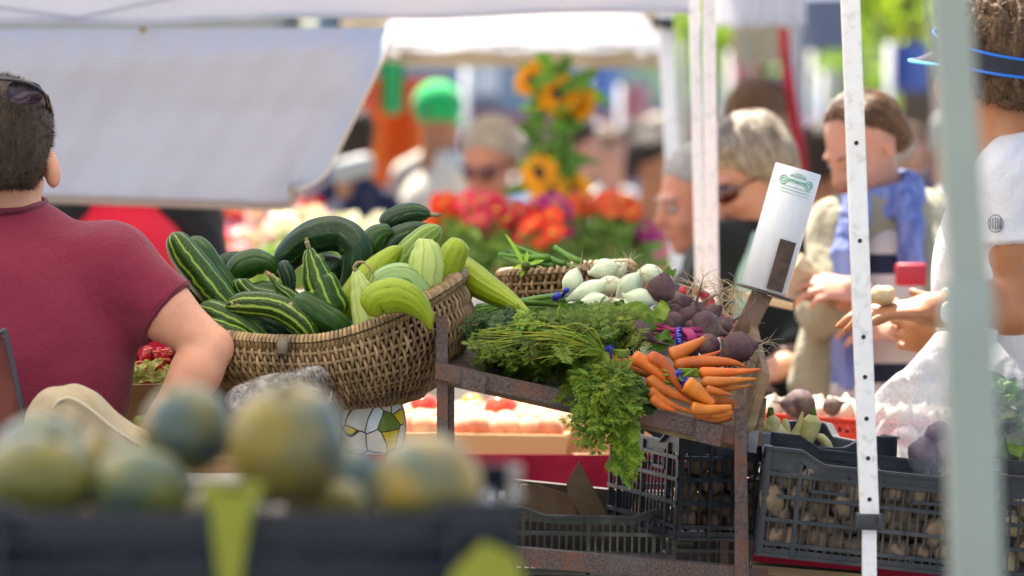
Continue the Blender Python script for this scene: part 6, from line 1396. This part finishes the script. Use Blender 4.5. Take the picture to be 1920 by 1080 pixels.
b=MB(); vs=[P(x,y,6.22) for x,y in((-60,632),(2,628),(12,640),(58,860),(-60,860))]; b.add(vs+[q+Vector((0,.02,0)) for q in vs],[(0,4,3,2,1),(5,6,7,8,9)]+[(i,(i+1)%5,5+(i+1)%5,5+i) for i in range(5)]); b.build('panel',lm_,r,smooth=False)
b=MB(); b.tube(catmull([P(-60,629,6.21),P(0,624,6.21),P(13,638,6.21),P(62,860,6.21)],20),.004,6); b.build('rim',M('blue_black_rim',(.02,.03,.045),rough=.3),r)
# patterned cloth bag below the basket
def pat():
    t=NT('stained_glass_print'); ob=t.coord('Object'); 
    def vor(feat):
        v=t.n('ShaderNodeTexVoronoi',feature=feat); v.inputs['Scale'].default_value=27; v.inputs['Randomness'].default_value=.75; t.l(ob,v.inputs['Vector']); return v
    e=vor('DISTANCE_TO_EDGE').outputs['Distance']; c=vor('F1').outputs['Color']; sp=t.n('ShaderNodeSeparateColor'); t.l(c,sp.inputs[0])
    col=t.mix(t.ramp(sp.outputs[0],.45,.46),(.62,.72,.76),(.68,.66,.6)); col=t.mix(t.ramp(sp.outputs[1],.70,.71),col,(.13,.22,.03)); col=t.mix(t.ramp(sp.outputs[2],.76,.77),col,(.7,.55,.02)); 
    xyz=t.n('ShaderNodeSeparateXYZ'); t.l(ob,xyz.inputs[0]); low=t.math('LESS_THAN',t.math('ADD',xyz.outputs[2],t.math('MULTIPLY',sp.outputs[0],.02)),.036); rd_=t.mix(t.ramp(sp.outputs[1],.5,.51),(.6,.01,.02),(.7,.3,.4)); col=t.mix(low,col,rd_)
    col=t.mix(t.ramp(e,.022,.03),(.05,.02,.015),col); return t.bsdf(col,rough=.6,bump=t.noise(ob,20,4),bstr=.5,bdist=.01)
o=sdf([E(P(695,812,6.62),(.052,.05,.058),None,.03),E(P(690,775,6.62),(.045,.045,.05),None,.03)],.004,'cloth_bag',pat(),loc=P(695,885,6.62),disp=wrinkle(.003,[(60,1),(110,.6)],3)); tag(o,'cloth bag printed with stained glass shapes, tucked below the basket','bag')
o=sdf([E(P(738,800,6.68),(.02,.03,.05),None,.03)],.005,'cloth_bag',cloth('red_grey_lining',(.35,.3,.32)),loc=P(738,860,6.68)); tag(o,'grey cloth bag edged in red right beside the stained glass one','bag')
# ---------------------------------------------------------------- buildings, trees
def building(label,x,y,w,dp,h,wall,win,nx,nz,band=None):
    r=thing('building',(x,y,0),label,'building'); b=MB(); b.box((x,y,h/2),(w,dp,h)); b.build('wall',wall,r,smooth=False)
    b=MB(); b.box((x,y,h+.2),(w+.4,dp+.4,.4)); b.build('roof',M('roof_grey',(.3,.3,.3)),r,smooth=False); fy=y-dp/2
    for i in range(nx):
        for k in range(nz):
            cx=x-w/2+w*(i+.5)/nx; cz=h*(k+.55)/nz; b=MB(); ww,hh=w/nx*.62,h/nz*.58
            b.box((cx,fy+.03,cz),(ww,.12,hh)); f=b.build('window',M('window_glass_blue',(.08,.14,.22),rough=.08,coat=.5) if (i+k)%3 else M('window_blind',(.5,.52,.5)),r,smooth=False)
            b=MB(); b.box((cx,fy-.04,cz-hh/2-.06),(ww+.2,.2,.08)); b.build('sill',M('sill_white',(.6,.6,.6)),f,smooth=False)
    if band: b=MB(); b.box((x,fy-.3,h*.16),(w,.7,.5)); b.build('awning',band,r,smooth=False)
    return r
building('pale blue building far behind the sunflowers',.8,62,7,8,9,M('pale_blue_render',(.35,.48,.62),(.42,.54,.66),2),None,5,4,M('pink_awning',(.6,.25,.28)))
building('cream building far left behind the hanging sheet',-8,58,10,8,10,M('cream_render',(.55,.5,.42),(.6,.55,.46),2),None,6,4)
building('grey building far behind the red strap',5.3,66,5.4,8,11,M('grey_render',(.4,.39,.38),(.46,.45,.44),2),None,4,4,M('rose_awning',(.6,.18,.25)))
building('sandy building far right behind the trees',12,72,9,8,10,M('sandy_render',(.5,.42,.3),(.56,.48,.36),2),None,5,4)
bark=M('bark',(.09,.06,.045),(.16,.11,.08),8,bump=.7,rough=.9); tl_=leaf_m('tree_leaf',(.14,.27,.03),(.26,.38,.04),.5,.45,4)
def tree(label,x,y,h,cr,n=5200,seed=0,cz=None):
    rs=random.Random(seed); r=thing('tree',(x,y,0),label,'tree'); b=MB(); t0=Vector((x,y,0)); f=Vector((x,y,h*.45)); b.tube(catmull([t0,t0.lerp(f,.5)+Vector((.1,0,0)),f],8),[.24-.014*i for i in range(9)],10)
    cs=[]
    for k in range(9):
        e=f+Vector((rs.uniform(-1,1)*cr*.8,rs.uniform(-1,1)*cr*.7,rs.uniform(-.1,1)*h*.4)); b.tube(catmull([f-Vector((0,0,rs.uniform(0,h*.12))),f.lerp(e,.5)+Vector((0,0,.2)),e],6),[.1-.013*i for i in range(7)],6); cs.append((e,rs.uniform(.55,1.0)*cr*.55))
    b.build('trunk',bark,r); b=MB()
    for i in range(n):
        c,q=cs[rs.randrange(len(cs))]; d=Vector((rs.gauss(0,1),rs.gauss(0,1),rs.gauss(0,1))).normalized(); p=c+d*q*rs.random()**.4; g=rs.uniform(.6,1.35); b.cur=(g*rs.uniform(.8,1.3),g,g*.8)
        a=Vector((rs.gauss(0,1),rs.gauss(0,1),rs.gauss(0,1))).normalized(); s=a.cross(d).normalized(); l=rs.uniform(.07,.13); b.add([p,p+a*l*.5+s*l*.35,p+a*l,p+a*l*.5-s*l*.35],[(0,1,2,3)])
    b.build('crown',tl_,r,smooth=False)
tree('leafy tree in the sun between the punched leg and the near leg',3.35,36,5.4,1.8,seed=1)
tree('leafy tree at the top right corner above the curly hair',4.6,38,6.2,1.9,seed=2)
tree('small tree farther back behind the brunette woman',3.0,48,4.2,1.6,4000,seed=3)
tree('distant tree peeking beside the pale blue building',2.6,52,5.5,1.6,4000,seed=5)
# hanging banners in the distance
for x,y,w,h,d,c,lb in ((1395,130,46,70,26,(.75,.2,.3),'pink banner above the brown haired person'),(1545,70,40,40,28,(.55,.5,.1),'yellow banner right of the red strap'),(1190,190,50,60,30,(.6,.3,.35),'rose banner in front of the pale blue building'),(1705,125,70,90,24,(.12,.2,.55),'blue banner beside the near leg'),(905,150,60,50,30,(.7,.75,.8),'white banner right of the green cap'),(1130,150,50,80,32,(.2,.35,.7),'blue banner right of the sunflowers'),(1560,160,30,50,30,(.6,.62,.6),'pale banner left of the punched leg')):
    b=MB(); b.slab(lambda u,v:P(x-w/2+u*w,y-h/2+v*h,d+.08*math.sin(u*7)),12,4,.02); o=b.build('banner',cloth('banner_%d'%x,c,tr=.3),loc=P(x,y,d)); tag(o,lb,'banner')
    s=MB(); s.tube([P(x-w/2-3,y-h/2,d),P(x-w/2-3,y-h/2,d)*1+Vector((0,0,-P(x,y-h/2,d).z))],.02,6); s.build('pole',wpnt,o)
# trestle that carries the brown crate, the basket and the clear bag; low stool under the printed bag
def simple_table(nm,lb,x0,x1,ypx,d0,d1,mat,cat):
    a,e=P(x0,ypx,6.6),P(x1,ypx,6.6); z=a.z; r=thing(nm,((a.x+e.x)/2,(d0+d1)/2,0),lb,cat)
    b=MB(); b.box(((a.x+e.x)/2,(d0+d1)/2,z-.012),(e.x-a.x,d1-d0,.024),None,.003); b.build('tabletop',mat,r,smooth=False)
    for x in(a.x+.03,e.x-.03):
        for y in(d0+.04,d1-.04): b=MB(); b.box((x,y,(z-.025)/2),(.035,.035,z-.026)); b.build('leg',mat,r,smooth=False)
simple_table('trestle_table','plain board trestle under the brown crate, behind the near melons',140,640,830,6.32,7.15,cw,'table')
simple_table('stool','small wooden stool under the stained glass printed bag',642,770,888,6.52,6.76,cw,'stool')
b=MB(); b.box(P(570,787,6.72),(L(150,6.7),.30,L(72,6.7)),None,.004); o=b.build('wooden_block',cw,loc=P(570,822,6.72),smooth=False); tag(o,'brown wooden block propping up the right half of the wicker basket','block')
# ================================================================== LIGHT
w=bpy.data.worlds.new('World'); S.world=w; w.use_nodes=True; nt=w.node_tree; bg=nt.nodes['Background']
sky=nt.nodes.new('ShaderNodeTexSky'); sky.sky_type='NISHITA'; sky.sun_disc=False
SD=Vector((-.14,.42,.90)).normalized()            # direction towards the sun
sky.sun_elevation=math.asin(SD.z); sky.sun_rotation=math.atan2(SD.x,SD.y)
nt.links.new(sky.outputs[0],bg.inputs[0]); bg.inputs[1].default_value=.062
sl=bpy.data.lights.new('sun','SUN'); sl.energy=5; sl.angle=math.radians(.55); sl.color=(1,.90,.76)
so=bpy.data.objects.new('sun',sl); COL.objects.link(so); so.rotation_euler=SD.to_track_quat('Z','Y').to_euler(); so.location=(0,0,20)
S.view_settings.view_transform='Standard'; S.view_settings.look='None'; S.view_settings.gamma=1; S.view_settings.exposure=EXPO
S.cycles.use_denoising=True; S.cycles.max_bounces=8; S.cycles.transparent_max_bounces=16
S.cycles.use_adaptive_sampling=True
